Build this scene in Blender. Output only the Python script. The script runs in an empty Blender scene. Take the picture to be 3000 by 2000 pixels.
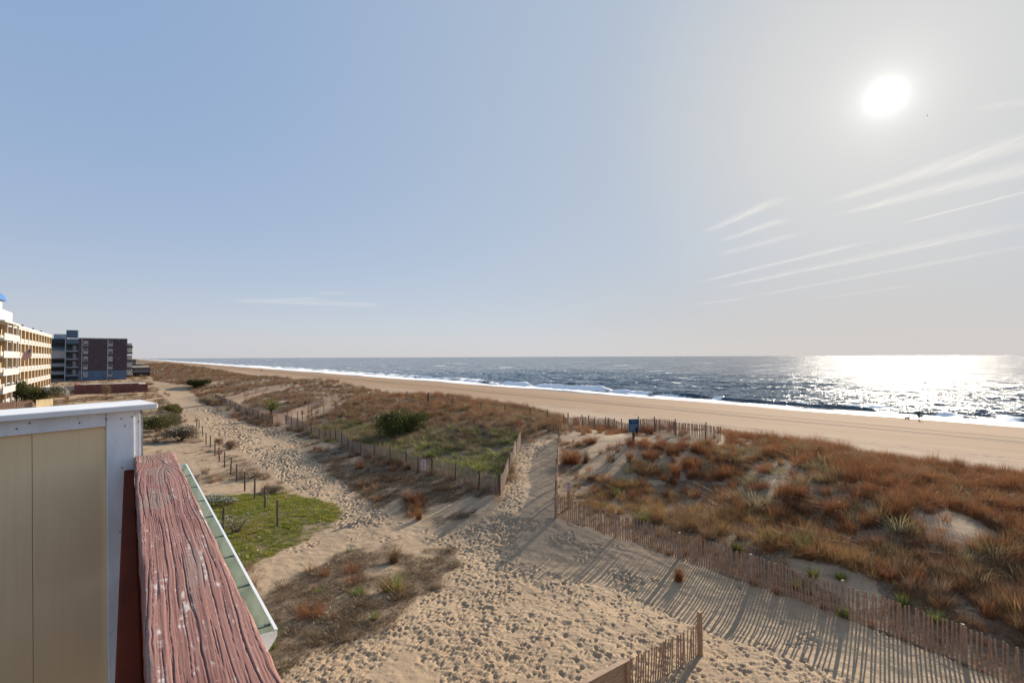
import bpy, math, random
import numpy as np
from mathutils import Vector, Matrix
random.seed(7); np.random.seed(7)
SC = bpy.context.scene
COL = SC.collection

# ---------------------------------------------------------------- camera
CAM_Z = 10.0
PITCH, ROLL = math.radians(1.72), math.radians(0.22)
_F = Vector((0, math.cos(PITCH), math.sin(PITCH)))
_R0 = Vector((1, 0, 0)); _U0 = _R0.cross(_F)
_R = _R0 * math.cos(ROLL) - _U0 * math.sin(ROLL)
_U = _U0 * math.cos(ROLL) + _R0 * math.sin(ROLL)
cam_data = bpy.data.cameras.new('camera'); cam_data.lens = 18.0; cam_data.sensor_width = 36.0
cam_data.clip_start = 0.05; cam_data.clip_end = 80000
cam = bpy.data.objects.new('camera', cam_data); COL.objects.link(cam)
M = Matrix.Identity(4)
for i, v in enumerate((_R, _U, -_F)):
    for j in range(3): M[j][i] = v[j]
M[2][3] = CAM_Z
cam.matrix_world = M
SC.camera = cam

# ---------------------------------------------------------------- sun, sky, exposure
SUN_AZ, SUN_EL = math.radians(36.6), math.radians(22.4)     # azimuth from +Y towards +X
SUN = Vector((math.sin(SUN_AZ) * math.cos(SUN_EL), math.cos(SUN_AZ) * math.cos(SUN_EL), math.sin(SUN_EL)))
SKY_STRENGTH = 0.11
world = bpy.data.worlds.new('World'); SC.world = world; world.use_nodes = True
SC.view_settings.view_transform = 'Standard'; SC.view_settings.look = 'None'
SC.view_settings.gamma = 1.0; SC.view_settings.use_curve_mapping = False
SC.view_settings.exposure = 0.63
sun_data = bpy.data.lights.new('sun', 'SUN'); sun_data.energy = 5.0; sun_data.angle = math.radians(0.45)
sun_data.color = (1.0, 0.885, 0.73)
sun = bpy.data.objects.new('sun', sun_data); COL.objects.link(sun)
sun.rotation_euler = SUN.to_track_quat('Z', 'Y').to_euler()
SC.cycles.max_bounces = 6; SC.cycles.diffuse_bounces = 3; SC.cycles.glossy_bounces = 3
SC.cycles.transmission_bounces = 4; SC.cycles.transparent_max_bounces = 8
SC.cycles.sample_clamp_indirect = 6.0; SC.cycles.sample_clamp_direct = 30.0
SC.cycles.caustics_reflective = False; SC.cycles.caustics_refractive = False

class NT:
    """small helper round a node tree"""
    def __init__(s, tree): s.t = tree
    def n(s, kind, **kw):
        nd = s.t.nodes.new(kind)
        for k, v in kw.items():
            if k.startswith('i_'):
                key = k[2:]; key = int(key) if key.isdigit() else key.replace('_', ' ')
                s.set(nd.inputs[key], v)
            else: setattr(nd, k, v)
        return nd
    def set(s, sock, v):
        if isinstance(v, bpy.types.NodeSocket): s.t.links.new(v, sock)
        elif isinstance(v, bpy.types.Node): s.t.links.new(v.outputs[0], sock)
        else: sock.default_value = v
    def math(s, op, a, b=0.0, c=None, clamp=False):
        nd = s.t.nodes.new('ShaderNodeMath'); nd.operation = op; nd.use_clamp = clamp
        s.set(nd.inputs[0], a); s.set(nd.inputs[1], b)
        if c is not None: s.set(nd.inputs[2], c)
        return nd.outputs[0]
    def vm(s, op, a, b=(0, 0, 0), scale=None):
        nd = s.t.nodes.new('ShaderNodeVectorMath'); nd.operation = op
        s.set(nd.inputs[0], a); s.set(nd.inputs[1], b)
        if scale is not None: s.set(nd.inputs['Scale'], scale)
        return nd.outputs['Value'] if op in ('DOT_PRODUCT', 'LENGTH', 'DISTANCE') else nd.outputs[0]
    def sstep(s, x, a, b, lo=0.0, hi=1.0):
        nd = s.t.nodes.new('ShaderNodeMapRange'); nd.interpolation_type = 'SMOOTHSTEP'
        s.set(nd.inputs['Value'], x); s.set(nd.inputs['From Min'], a); s.set(nd.inputs['From Max'], b)
        s.set(nd.inputs['To Min'], lo); s.set(nd.inputs['To Max'], hi)
        return nd.outputs[0]
    def mix(s, f, a, b, blend='MIX'):
        nd = s.t.nodes.new('ShaderNodeMix'); nd.data_type = 'RGBA'; nd.blend_type = blend; nd.clamp_factor = True
        s.set(nd.inputs[0], f)
        for k, v in ((6, a), (7, b)):
            if isinstance(v, tuple) and len(v) == 3: v = (*v, 1)
            s.set(nd.inputs[k], v)
        return nd.outputs[2]
    def noise(s, vec, scale, detail=3.0, rough=0.55, dist=0.0, out=0):
        nd = s.t.nodes.new('ShaderNodeTexNoise'); s.set(nd.inputs['Vector'], vec)
        nd.inputs['Scale'].default_value = scale; nd.inputs['Detail'].default_value = detail
        nd.inputs['Roughness'].default_value = rough; nd.inputs['Distortion'].default_value = dist
        return nd.outputs[out]
    def ramp(s, f, stops):
        nd = s.t.nodes.new('ShaderNodeValToRGB'); s.set(nd.inputs[0], f); el = nd.color_ramp.elements
        while len(el) < len(stops): el.new(0.5)
        for e, (p, c) in zip(el, stops):
            e.position = p; e.color = (*c, 1) if len(c) == 3 else c
        return nd.outputs[0]

# ---- world: Nishita sky, a hazy glow round the sun, thin cirrus streaks laid on a high plane
wt = world.node_tree; wt.nodes.clear(); W = NT(wt)
sky = W.n('ShaderNodeTexSky', sky_type='NISHITA', sun_disc=False, sun_elevation=SUN_EL, sun_rotation=SUN_AZ,
          altitude=10, air_density=1.0, dust_density=1.2, ozone_density=2.0)
geo = W.n('ShaderNodeTexCoord')
dirv = W.vm('NORMALIZE', geo.outputs['Generated'])
sep = W.n('ShaderNodeSeparateXYZ', i_0=dirv)
dz = W.math('MAXIMUM', sep.outputs[2], 0.004)
cosang = W.vm('DOT_PRODUCT', dirv, tuple(SUN))
ang = W.math('ARCCOSINE', W.math('MINIMUM', cosang, 0.999999))          # radians from the sun
K = 0.914 / SKY_STRENGTH
def kc(r, g, b): return (r * K, g * K, b * K, 1)
elev = W.math('MAXIMUM', W.math('ARCSINE', sep.outputs[2]), 0.0)
# blue overhead that pales evenly towards the horizon, a share of it straight from the sky model
f_hor = W.math('POWER', 2.718, W.math('MULTIPLY', elev, -5.6))
c2 = W.mix(f_hor, kc(0.195, 0.292, 0.452), kc(0.445, 0.445, 0.480))
c2 = W.mix(0.16, c2, sky.outputs[0])
c2 = W.mix(W.sstep(ang, 1.25, 0.22, 0.0, 0.80), c2, kc(0.340, 0.385, 0.440))
f_sun = W.sstep(ang, 0.46, 0.10, 0.0, 0.92)
c3 = W.mix(f_sun, c2, kc(0.455, 0.455, 0.450))
f_warm = W.math('MULTIPLY', W.sstep(ang, 0.75, 0.25, 0.0, 0.6), W.sstep(elev, 0.22, 0.0, 0.0, 1.0))
c3 = W.mix(f_warm, c3, kc(0.405, 0.375, 0.352))
# cirrus streaks
P = W.n('ShaderNodeCombineXYZ', i_0=W.math('DIVIDE', sep.outputs[0], dz), i_1=W.math('DIVIDE', sep.outputs[1], dz), i_2=0.0).outputs[0]
wob = W.vm('SCALE', W.vm('SUBTRACT', W.noise(P, 1.3, 3.0, out=1), (0.5, 0.5, 0.5)), scale=0.09)
Pw = W.vm('ADD', P, wob)
def pl(x, y):
    d = _F * 1176 + _R * (x - 1176) - _U * (y - 784)
    return Vector((d.x / d.z, d.y / d.z, 0))
total = None
STREAKS = [  # x0,y0,x1,y1 in the view's direction grid, half widths at both ends, strength
    (1870, 474, 2500, 280, .035, .10, .85), (1900, 500, 2500, 352, .03, .13, .8), (2060, 516, 2480, 410, .02, .022, 1.0),
    (1610, 538, 1812, 448, .03, .045, .8), (1645, 558, 1820, 498, .03, .05, .7), (1640, 590, 1850, 530, .05, .07, .4),
    (1590, 652, 2040, 544, .05, .05, .7), (1640, 664, 2480, 486, .06, .13, .5), (1620, 668, 2480, 494, .03, .03, .9),
    (1690, 688, 2480, 542, .06, .07, .5), (1580, 702, 1720, 684, .06, .10, .45), (1850, 690, 2120, 652, .05, .08, .35),
    (2230, 250, 2420, 222, .02, .04, .4), (500, 688, 900, 702, .25, .35, .40), (520, 694, 760, 684, .12, .2, .4), (720, 676, 800, 672, .1, .15, .3)]
for (x0, y0, x1, y1, w0, w1, s) in STREAKS:
    A, B = pl(x0, y0), pl(x1, y1); d = B - A; L = d.length; d.normalize(); nrm = Vector((-d.y, d.x, 0))
    rel = W.vm('SUBTRACT', Pw, tuple(A))
    t = W.math('DIVIDE', W.vm('DOT_PRODUCT', rel, tuple(d)), L)
    c = W.math('ABSOLUTE', W.vm('DOT_PRODUCT', rel, tuple(nrm)))
    wd = W.math('MULTIPLY', 2.3, W.math('MULTIPLY_ADD', W.math('MINIMUM', W.math('MAXIMUM', t, 0.0), 1.0), w1 - w0, w0))
    prof = W.sstep(W.math('DIVIDE', c, wd), 1.0, 0.0)
    m = W.math('MULTIPLY', W.math('MULTIPLY', prof, W.sstep(t, 0.0, 0.25)), W.sstep(t, 1.0, 0.8, 0.0, s))
    total = m if total is None else W.math('MAXIMUM', total, m)
fib = W.noise(W.n('ShaderNodeMapping', vector_type='POINT', i_Vector=Pw, i_Rotation=(0, 0, math.radians(-18)), i_Scale=(9, 0.9, 1)).outputs[0], 2.2, 6.0, 0.66)
ci = W.math('MULTIPLY', total, W.sstep(fib, 0.25, 0.72, 0.15, 1.0))
c4 = W.mix(W.math('MULTIPLY', ci, 0.85), c3, kc(0.62, 0.60, 0.565))
# aureole and the sun itself as the hazy air shows it
jit = W.math('ADD', ang, W.math('MULTIPLY', W.math('SUBTRACT', W.noise(dirv, 14.0, 2), 0.5), 0.016))
def glow(amp, width): return W.math('MULTIPLY', W.math('POWER', 2.71828, W.math('DIVIDE', jit, -width)), amp)
gl = W.math('ADD', W.math('ADD', glow(0.30, 0.024), glow(0.13, 0.11)), glow(3.0, 0.007))
c6 = W.mix(1.0, c4, W.n('ShaderNodeVectorMath', operation='SCALE', i_0=(1.0 * K, 0.965 * K, 0.90 * K), i_Scale=gl).outputs[0], 'ADD')
bg = W.n('ShaderNodeBackground', i_Color=c6, i_Strength=SKY_STRENGTH)
W.n('ShaderNodeOutputWorld', i_Surface=bg)
# ---------------------------------------------------------------- directions and helpers
TH = math.radians(36.8)
CD = np.array([-math.sin(TH), math.cos(TH)])      # along the coast (u)
SD = np.array([math.cos(TH), math.sin(TH)])       # towards the sea (w)
def uw(x, y): return x * CD[0] + y * CD[1], x * SD[0] + y * SD[1]
def xy(u, w): return u * CD[0] + w * SD[0], u * CD[1] + w * SD[1]
def ray(px, py):
    d = _F * 1176 + _R * (px - 1176) - _U * (py - 784)
    return np.array((d.x, d.y, d.z)) / d.y
def at_z(px, py, z):
    d = ray(px, py); t = (z - CAM_Z) / d[2]
    return np.array((d[0] * t, d[1] * t, z))
def proj(x, y, z):
    zz = z - CAM_Z
    f = x * _F.x + y * _F.y + zz * _F.z
    f = np.where(f < 0.05, 0.05, f)
    return 1176 + 1176 * (x * _R.x + y * _R.y + zz * _R.z) / f, 784 - 1176 * (x * _U.x + y * _U.y + zz * _U.z) / f
def ss(x, a, b):
    t = np.clip((x - a) / (b - a), 0, 1); return t * t * (3 - 2 * t)
_lat = np.random.RandomState(3).rand(512, 512)
def vnoise(x, y, seed=0):
    x = np.asarray(x, float) + seed * 17.31; y = np.asarray(y, float) + seed * 9.77
    xi = np.floor(x).astype(int); yi = np.floor(y).astype(int); fx = x - xi; fy = y - yi
    fx = fx * fx * (3 - 2 * fx); fy = fy * fy * (3 - 2 * fy)
    a = _lat[xi % 512, yi % 512]; b = _lat[(xi + 1) % 512, yi % 512]
    c = _lat[xi % 512, (yi + 1) % 512]; d = _lat[(xi + 1) % 512, (yi + 1) % 512]
    return (a * (1 - fx) + b * fx) * (1 - fy) + (c * (1 - fx) + d * fx) * fy
def fbm(x, y, oct=4, seed=0, gain=0.5):
    s, a, f, n = 0, 1, 1.0, 0
    for i in range(oct):
        s = s + a * vnoise(x * f, y * f, seed + i * 3); n += a; a *= gain; f *= 2.03
    return s / n
def inpoly(px, py, poly):
    px = np.asarray(px); py = np.asarray(py); r = np.zeros(px.shape, bool); n = len(poly); j = n - 1
    for i in range(n):
        xi, yi = poly[i]; xj, yj = poly[j]
        if yi != yj:
            c = ((yi > py) != (yj > py)) & (px < (xj - xi) * (py - yi) / (yj - yi) + xi); r ^= c
        j = i
    return r

# ---------------------------------------------------------------- the lie of the land
CTRL = [  # where a sight line meets the sand, and how high the sand is there
    (500,1568,0),(800,1568,0),(1100,1568,0),(1400,1568,-.05),(1700,1568,-.1),(2000,1640,-.1),(2400,1750,-.1),(900,1800,0),(1500,1800,0),(600,1800,0),
    (2180,1510,.05),(2300,1568,.05),(2500,1660,0),(1935,1415,.2),(1760,1350,.3),(1596,1293,.45),(1420,1235,.75),(1290,1195,1.15),
    (1527,1390,-.05),(1400,1330,.12),(1250,1275,.35),(1700,1480,-.1),(1850,1560,-.1),(1300,1450,0),(1100,1400,0),(1100,1280,.25),
    (1180,1200,.8),(1215,1120,1.5),(1240,1060,2.0),(1245,1022,2.4),
    (1150,1138,1.4),(1000,1092,1.5),(800,1032,1.1),(655,975,.9),(1050,1150,.7),(900,1120,.5),(960,1200,.4),(780,1060,.5),
    (1050,1062,1.4),(950,1040,1.4),(900,1000,1.5),(1120,1080,1.6),(1150,1020,2.2),(1000,955,3.0),(1100,958,3.3),(1200,965,3.5),(1270,975,2.9),(860,930,2.8),(760,955,1.7),
    (1300,1110,1.5),(1330,1110,1.55),(1320,1030,2.5),(1400,1015,3.0),(1470,1012,3.3),(1560,1012,3.3),(1420,1075,2.1),(1520,1070,2.3),(1600,1115,1.5),(1400,1130,1.35),(1500,1160,1.1),(1650,1190,1.0),
    (1650,1035,2.9),(1800,1045,2.8),(2000,1068,2.7),(2200,1092,2.6),(2352,1115,2.4),(2600,1160,2.3),(2800,1210,2.2),
    (1800,1110,2.4),(1950,1140,2.3),(2100,1160,2.4),(2190,1195,2.3),(2260,1240,1.6),(2350,1200,2.0),(1750,1180,1.4),(1900,1220,1.2),(2050,1280,1.2),(2200,1330,1.0),(2352,1420,.8),(2600,1400,1.2),(2800,1550,.6),
    (1800,1290,1.0),(1950,1350,.7),(2100,1430,.5),
    (420,930,.5),(560,965,.4),(640,1010,.3),(720,1080,.2),(800,1150,.2),(900,1220,.2),(480,985,.4),
    (480,1150,0),(600,1300,0),(640,1480,.05),(430,1050,.2),(560,1080,.1),(350,980,.5),(850,1330,.15),(950,1300,.15),(1000,1270,.1),(700,1240,0),
    (300,920,.5),(200,915,.5),(100,925,.5),(0,950,.5),(380,880,.6),
    (600,915,1.6),(700,893,2.6),(640,880,3.0),(540,895,1.3),(500,872,2.0),(450,862,1.8),(400,856,1.6),(760,912,2.4),(380,848,1.5),
]
_c = np.array([at_z(*c) for c in CTRL]); _cd = np.hypot(_c[:, 0], _c[:, 1]); _sg = np.clip(.075 * _cd, 1.6, 40)
_mean = 0.8
def _kern(x, y):
    W_ = np.exp(-((x[:, None] - _c[None, :, 0]) ** 2 + (y[:, None] - _c[None, :, 1]) ** 2) / (2 * _sg[None] ** 2))
    return W_
_prior = .004
def _fit():
    Kc = _kern(_c[:, 0], _c[:, 1]); Kc = Kc / (Kc.sum(1, keepdims=True) + _prior)
    v = _c[:, 2] - _mean; a = v.copy()
    for _ in range(12): a += .6 * (v - Kc @ a)
    return a
_a = _fit()
def inland(x, y):
    out = np.empty(x.shape)
    for i in range(0, len(x), 60000):
        Kx = _kern(x[i:i + 60000], y[i:i + 60000]); s = Kx.sum(1) + _prior
        out[i:i + 60000] = _mean + (Kx @ _a) / s
    return out
def height0(x, y):
    x = np.asarray(x, float).ravel(); y = np.asarray(y, float).ravel(); u, w = uw(x, y)
    h = inland(x, y)
    far = ss(u, 230, 420)
    prof = np.interp(w, [-60, -5, 8, 20, 32, 42, 47], [.5, .5, .6, 1.4, 2.2, 2.6, 2.4]) + (fbm(u / 34, w / 13, 4, 5) - .5) * 2.4 * ss(w, 4, 20)
    h = h * (1 - far) + prof * far
    bz = np.interp(w, [40, 52, 62, 100, 116, 126, 140, 200], [.4, -.25, -.6, -1.35, -1.9, -2.5, -3.4, -7])
    wob = (fbm(u / 14, w / 14, 3, 9) - .5) * 5
    s = ss(w + wob, 42.5, 53)
    return h * (1 - s) + bz * s
def height(x, y):
    x = np.asarray(x, float).ravel(); y = np.asarray(y, float).ravel(); u, w = uw(x, y)
    du = ss(w, 8, 20) * (1 - ss(w, 44, 56))
    return height0(x, y) + (fbm(x / 6, y / 6, 3, 21) - .5) * (.12 + .40 * du * ss(np.hypot(x, y), 14, 45)) + (fbm(x / 1.7, y / 1.7, 3, 33) - .5) * .13 * (1 - ss(w, 50, 60) * .8)
def hit(px, py):
    """first point of the land along a sight line"""
    d = ray(px, py); t = np.concatenate([np.linspace(6, 60, 500), np.geomspace(60.2, 3000, 500)])
    z = CAM_Z + d[2] * t - height(d[0] * t, d[1] * t)
    k = np.argmax(z < 0)
    if not (z < 0).any(): k = len(t) - 1
    a = t[k - 1] + (t[k] - t[k - 1]) * z[k - 1] / max(z[k - 1] - z[k], 1e-6) if k > 0 else t[0]
    x, y = d[0] * a, d[1] * a
    return np.array((x, y, height([x], [y])[0]))
def hz1(x, y): return float(height([x], [y])[0])

PATH = [(330,872),(400,880),(440,902),(470,925),(520,955),(600,982),(650,982),(690,1012),(700,1040),(760,1088),(800,1115),(850,1155),(905,1195),(1000,1222),(1080,1208),(1140,1172),(1158,1140),(1172,1090),(1198,1026),(1245,1005),(1284,1010),(1280,1100),(1278,1192),(1330,1205),(1420,1237),(1596,1295),(1750,1350),(1935,1416),(2170,1504),(2320,1568),(2700,1740),(2700,2600),(400,2600),(560,1640),(700,1500),(900,1442),(965,1380),(1058,1300),(1050,1258),(900,1238),(800,1262),(620,1362),(560,1330),(580,1295),(700,1245),(775,1205),(790,1172),(765,1150),(690,1130),(630,1092),(565,1040),(505,1008),(480,985),(455,965),(415,955),(385,905)]
ISLAND = [(620,1362),(800,1262),(900,1238),(1050,1256),(1060,1300),(965,1382),(905,1445),(700,1502),(560,1640),(400,1900),(380,1500)]
ICEPLANT = [(478,1136),(560,1128),(660,1135),(735,1145),(772,1163),(782,1180),(765,1205),(700,1240),(620,1280),(570,1296),(480,1330),(380,1250),(420,1140)]
STRIP = [(652,985),(700,1000),(850,1058),(1000,1100),(1150,1142),(1160,1170),(1080,1212),(1000,1224),(905,1198),(850,1155),(760,1088),(700,1040)]
GREENH = [(700,1000),(760,965),(850,975),(905,1010),(950,1000),(990,985),(1180,990),(1198,1025),(1150,1122),(1050,1098),(900,1058),(800,1030)]
BRIGHT = [(860,1040),(960,1030),(1080,1040),(1150,1045),(1155,1118),(1080,1100),(960,1072)]
GOLD = [(1286,1095),(1500,1105),(1600,1150),(1750,1195),(1900,1235),(2010,1290),(1960,1350),(1700,1300),(1560,1265),(1420,1215),(1284,1180)]
SANDGAP = [(1340,1040),(1390,1000),(1480,1000),(1600,1030),(1640,1060),(1750,1085),(1810,1110),(1760,1150),(1640,1150),(1560,1120),(1450,1105),(1330,1090)]
SANDGAP2 = [(1800,1275),(1900,1295),(2010,1330),(2040,1390),(1960,1405),(1850,1330)]
SANDBUMP = [(2120,1185),(2180,1170),(2260,1190),(2290,1230),(2250,1255),(2130,1235)]
FENCEGAP = [(1288,962),(1660,985),(1672,1022),(1400,1014),(1290,1012)]
BANK = [(1185,1240),(1278,1192),(1420,1237),(1596,1295),(1935,1416),(2320,1568),(2320,1700),(2050,1600),(1850,1512),(1700,1452),(1527,1396),(1400,1356),(1290,1318),(1200,1290)]
CROSS2 = [(636,974),(660,984),(722,960),(788,938),(792,922),(762,925),(700,948)]
CROSS3 = [(518,927),(560,911),(655,885),(668,892),(600,907),(540,932)]
LEE = [(1212,1075),(1250,1028),(1280,1020),(1280,1192),(1190,1190)]
LUMPY = [(1150,1390),(1240,1310),(1400,1356),(1700,1455),(1900,1700),(1150,1700)]
FARGREEN = [(380,862),(395,848),(440,852),(450,862),(410,868)]
SANDLEFT = [(420,1030),(560,1045),(700,1120),(760,1145),(650,1135),(470,1140)]
# ---------------------------------------------------------------- what grows where (clumps per square metre)
def soft(poly, x, y, z, r=0.35):
    s = 0
    for dx, dy in ((0, 0), (r, 0), (-r, 0), (0, r), (0, -r)):
        px, py = proj(x + dx, y + dy, z); s = s + inpoly(px, py, poly)
    return s / 5.0
def zones(x, y, z):
    """densities of each kind of plant and the trampled-sand mask"""
    u, w = uw(x, y); px, py = proj(x, y, z); dist = np.hypot(x, y)
    jx = (fbm(x / 1.1, y / 1.1, 3, 41) - .5) * 50 * np.clip(18 / dist, .1, 1.2); jy = (fbm(x / 1.1, y / 1.1, 3, 47) - .5) * 26 * np.clip(18 / dist, .1, 1.2)
    I = lambda poly: inpoly(px + jx, py + jy, poly)
    seen = (y > 6) & (dist < 330)
    path = I(PATH) & seen
    wob = (fbm(u / 9, w / 9, 3, 9) - .5) * 5
    land = (w + wob < 46.5) & ~path
    n1 = fbm(x / 3.2, y / 3.2, 3, 51); n2 = fbm(x / 9, y / 9, 3, 57); n3 = fbm(x / 1.2, y / 1.2, 2, 63)
    patch = ss(n1, .36, .58)
    D = {k: np.zeros(x.shape) for k in ('rust', 'gold', 'brown', 'grey', 'green', 'short', 'ice')}
    right = (py > 940) & (px > 1284) & (w > 8) & (y > 4)
    isl, ice, strip, gh, br, gold = I(ISLAND) & seen, I(ICEPLANT) & seen, I(STRIP) & seen, I(GREENH) & seen, I(BRIGHT) & seen, I(GOLD) & seen
    gap, gap2, bump, sl = I(SANDGAP) & seen, I(SANDGAP2) & seen, I(SANDBUMP) & seen, I(SANDLEFT) & seen
    left = (w < 7) & (y > 4)
    mid = ~right & ~left & (w > 12)
    R = land & right
    low = np.clip((py - 1120) / 250, 0, 1)
    base = 6.0 * (.35 + .65 * patch) * (1 - .35 * ss(px, 1560, 1750) * ss(py, 1115, 1150) * (1 - ss(py, 1200, 1270)) * (1 - ss(px, 2000, 2120)))
    D['rust'] = np.where(R, base * (1 - .55 * low), 0); D['brown'] = np.where(R, base * .62 * low, 0); D['gold'] = np.where(R, base * .22 * low, 0); D['grey'] = np.where(R, .7 * ss(n2, .4, .6), 0); D['short'] = np.where(R, 3.6 * ss(n1, .35, .6), 0)
    for m, k in ((gold, 'gold'),):
        for q in D: D[q] = np.where(m & R, {'gold': 4.4, 'rust': 1.4, 'brown': 1.2, 'green': .25, 'short': 1.5}.get(q, 0) * (.35 + .65 * patch), D[q])
    for q in D:
        D[q] = np.where(gap & R, D[q] * np.where((n2 > .56) & (n3 > .45), .6, .10), D[q]); D[q] = np.where(I(FENCEGAP) & R, D[q] * .14, D[q]); D[q] = np.where(gap2 & R, D[q] * .10, D[q]); D[q] = np.where(bump & R, D[q] * .06, D[q])
    Mi = land & mid & (u < 90)
    ridge = np.clip((985 - py) / 40, 0, 1)
    D['brown'] = np.where(Mi, 2.6 * (.3 + .7 * patch), D['brown']); D['grey'] = np.where(Mi, .5 * ss(n2, .42, .6), D['grey']); D['rust'] = np.where(Mi, 1.3 * ridge, D['rust'])
    for q in D:
        D[q] = np.where(gh & Mi, {'grey': 3.2, 'green': .9, 'brown': 1.3}.get(q, 0) * (.4 + .6 * patch), D[q])
        D[q] = np.where(br & Mi, {'green': 4.2, 'grey': .8}.get(q, 0) * (.4 + .6 * patch), D[q])
        D[q] = np.where(strip & land, {'short': 5.5, 'brown': .16, 'rust': .16}.get(q, 0) * ss(n1 + .12 * n3, .44, .64) * np.where(py > 1075, 1.7, .9), D[q])
        D[q] = np.where(isl & land, {'short': 9.5, 'brown': .16, 'rust': .12, 'green': .06}.get(q, 0) * ss(n1 + .35 * n3, .34, .60), D[q])
        D[q] = np.where(ice, {'ice': 26.0}.get(q, 0) * np.where((px > 690) & (n1 < .44), .5, 1), D[q])
        D[q] = np.where(land & left & ~isl & ~ice, {'short': 3.6 * ss(n1, .40, .58), 'brown': .35 * patch, 'rust': .08 * patch}.get(q, 0), D[q])
        D[q] = np.where(sl & land, {'short': 2.6 * ss(n1, .46, .6), 'brown': .14 * patch, 'rust': .05 * patch}.get(q, 0), D[q])
    fa = land & ~right & (w > 8) & (u >= 90)
    D['brown'] = np.where(fa, 1.5 * (.35 + .65 * patch), D['brown']); D['grey'] = np.where(fa, .15 * ss(n2, .45, .6), D['grey']); D['rust'] = np.where(fa, .35 * patch, D['rust'])
    sandy = (I(CROSS2) | I(CROSS3)) & seen
    for q in D: D[q] = np.where(sandy, D[q] * .05, D[q])
    return D, path, land

# ---------------------------------------------------------------- one sheet of land, parted into path, beach and dunes
def lines(segs):
    out = [segs[0][0]]
    for a, b, st in segs:
        n = max(1, int(round((b - a) / st))); out += list(a + (b - a) * np.arange(1, n + 1) / n)
    return np.array(out)
wl = np.concatenate([-np.geomspace(3000, 22, 34), lines([(-20, -3, .32), (-3, 22, .068), (22, 40, .13), (40, 60, .3), (60, 136, 1.0), (136, 190, 6)])])
ul = np.concatenate([-np.geomspace(3000, 10, 16), lines([(-8, 4, .6), (4, 28, .068), (28, 45, .125), (45, 90, .25), (90, 250, .8)]), np.geomspace(252, 20000, 90)])
NU, NW = len(ul), len(wl)
UU, WW = np.meshgrid(ul, wl, indexing='ij'); U1, W1 = UU.ravel(), WW.ravel()
X1, Y1 = xy(U1, W1); Z1 = height(X1, Y1)
ZN, pathm, landm = zones(X1, Y1, Z1)
psoft = soft(PATH, X1, Y1, Z1); psoft = np.where((Y1 > 6) & (np.hypot(X1, Y1) < 330), psoft, 0)
vegd = sum(ZN[k] * a for k, a in (('rust', .5), ('gold', .4), ('brown', .5), ('grey', .5), ('green', .5), ('short', .11), ('ice', .04)))
vegd = np.clip(vegd, 0, 1.4) / 1.4
# footprints: real dents with a low rim, thick on the path, thin on the beach
Zg = Z1.reshape(NU, NW).copy(); pg = psoft.reshape(NU, NW)
def stamp(n, u0, u1, w0, w1, rmin, rmax, dep, test):
    us = np.random.uniform(u0, u1, n); ws = np.random.uniform(w0, w1, n); x, y = xy(us, ws); z = height(x, y)
    ok = test(x, y, z, us, ws)
    for uc, wc in zip(us[ok], ws[ok]):
        a = random.uniform(rmin, rmax); b = a * random.uniform(.45, .75); th = random.gauss(.2, .8); d = dep * random.uniform(.5, 1.25); R_ = a * 1.75
        i0, i1 = np.searchsorted(ul, (uc - R_, uc + R_)); j0, j1 = np.searchsorted(wl, (wc - R_, wc + R_))
        if i1 - i0 < 2 or j1 - j0 < 2: continue
        du = ul[i0:i1, None] - uc; dw = wl[None, j0:j1] - wc
        p = (du * math.cos(th) + dw * math.sin(th)) / a; q = (-du * math.sin(th) + dw * math.cos(th)) / b
        r = np.sqrt(p * p + q * q)
        Zg[i0:i1, j0:j1] += d * (-np.clip(1 - r, 0, 1) ** .6 * (r < 1) + .38 * np.exp(-((r - 1.18) / .24) ** 2))
def on_path(x, y, z, u, w):
    px, py = proj(x, y, z); k = inpoly(px, py, PATH)
    smooth = inpoly(px, py, BANK) & (fbm(x / 1.2, y / 1.2, 2, 71) < .72) | inpoly(px, py, LEE) | (inpoly(px, py, LUMPY) & (vnoise(x * 7.1, y * 7.1, 5) > .62))      # wind-smoothed bank under the fence
    lane = inpoly(px, py, [(580, 1300), (760, 1240), (900, 1235), (800, 1262), (620, 1362), (560, 1340)])
    trod = fbm(u / 3.5, w / 1.6, 3, 151) + .25 * (vnoise(x * 9.3, y * 9.3, 3) - .5)
    return k & ~smooth & ~lane & (trod > .37)
stamp(34000, 5, 30, -2, 24, .075, .14, .044, on_path)
stamp(1500, 5, 30, -2, 20, .16, .30, .04, on_path)
stamp(20000, 30, 60, 2, 30, .12, .20, .065, on_path)
stamp(5000, 60, 110, 4, 24, .25, .42, .10, on_path)
# wind ripples and soft lumps on the open sand
lump = (fbm(X1 / .42, Y1 / .42, 3, 81) - .5).reshape(NU, NW) * .05 + (np.abs(fbm(U1 / .9 + W1 / 2.2, W1 / .55, 2, 83) - .5)).reshape(NU, NW) * -.10
Zg += lump * np.clip(pg + .35, 0, 1) * (W1.reshape(NU, NW) < 52) * (U1.reshape(NU, NW) < 60)
P3 = np.stack([X1.reshape(NU, NW), Y1.reshape(NU, NW), Zg], -1)
gu = np.gradient(P3, axis=0); gw = np.gradient(P3, axis=1); NRM = np.cross(gw, gu); NRM /= np.linalg.norm(NRM, axis=-1, keepdims=True)
V = P3.reshape(-1, 3); NV = NRM.reshape(-1, 3)
idx = np.arange(NU * NW).reshape(NU, NW)
Q = np.stack([idx[:-1, :-1], idx[:-1, 1:], idx[1:, 1:], idx[1:, :-1]], -1).reshape(-1, 4)
region = np.where(pathm, 1, np.where(landm | (W1 < 20), 0, 2)).astype(int)
fr = region[Q[:, 0]]

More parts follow.
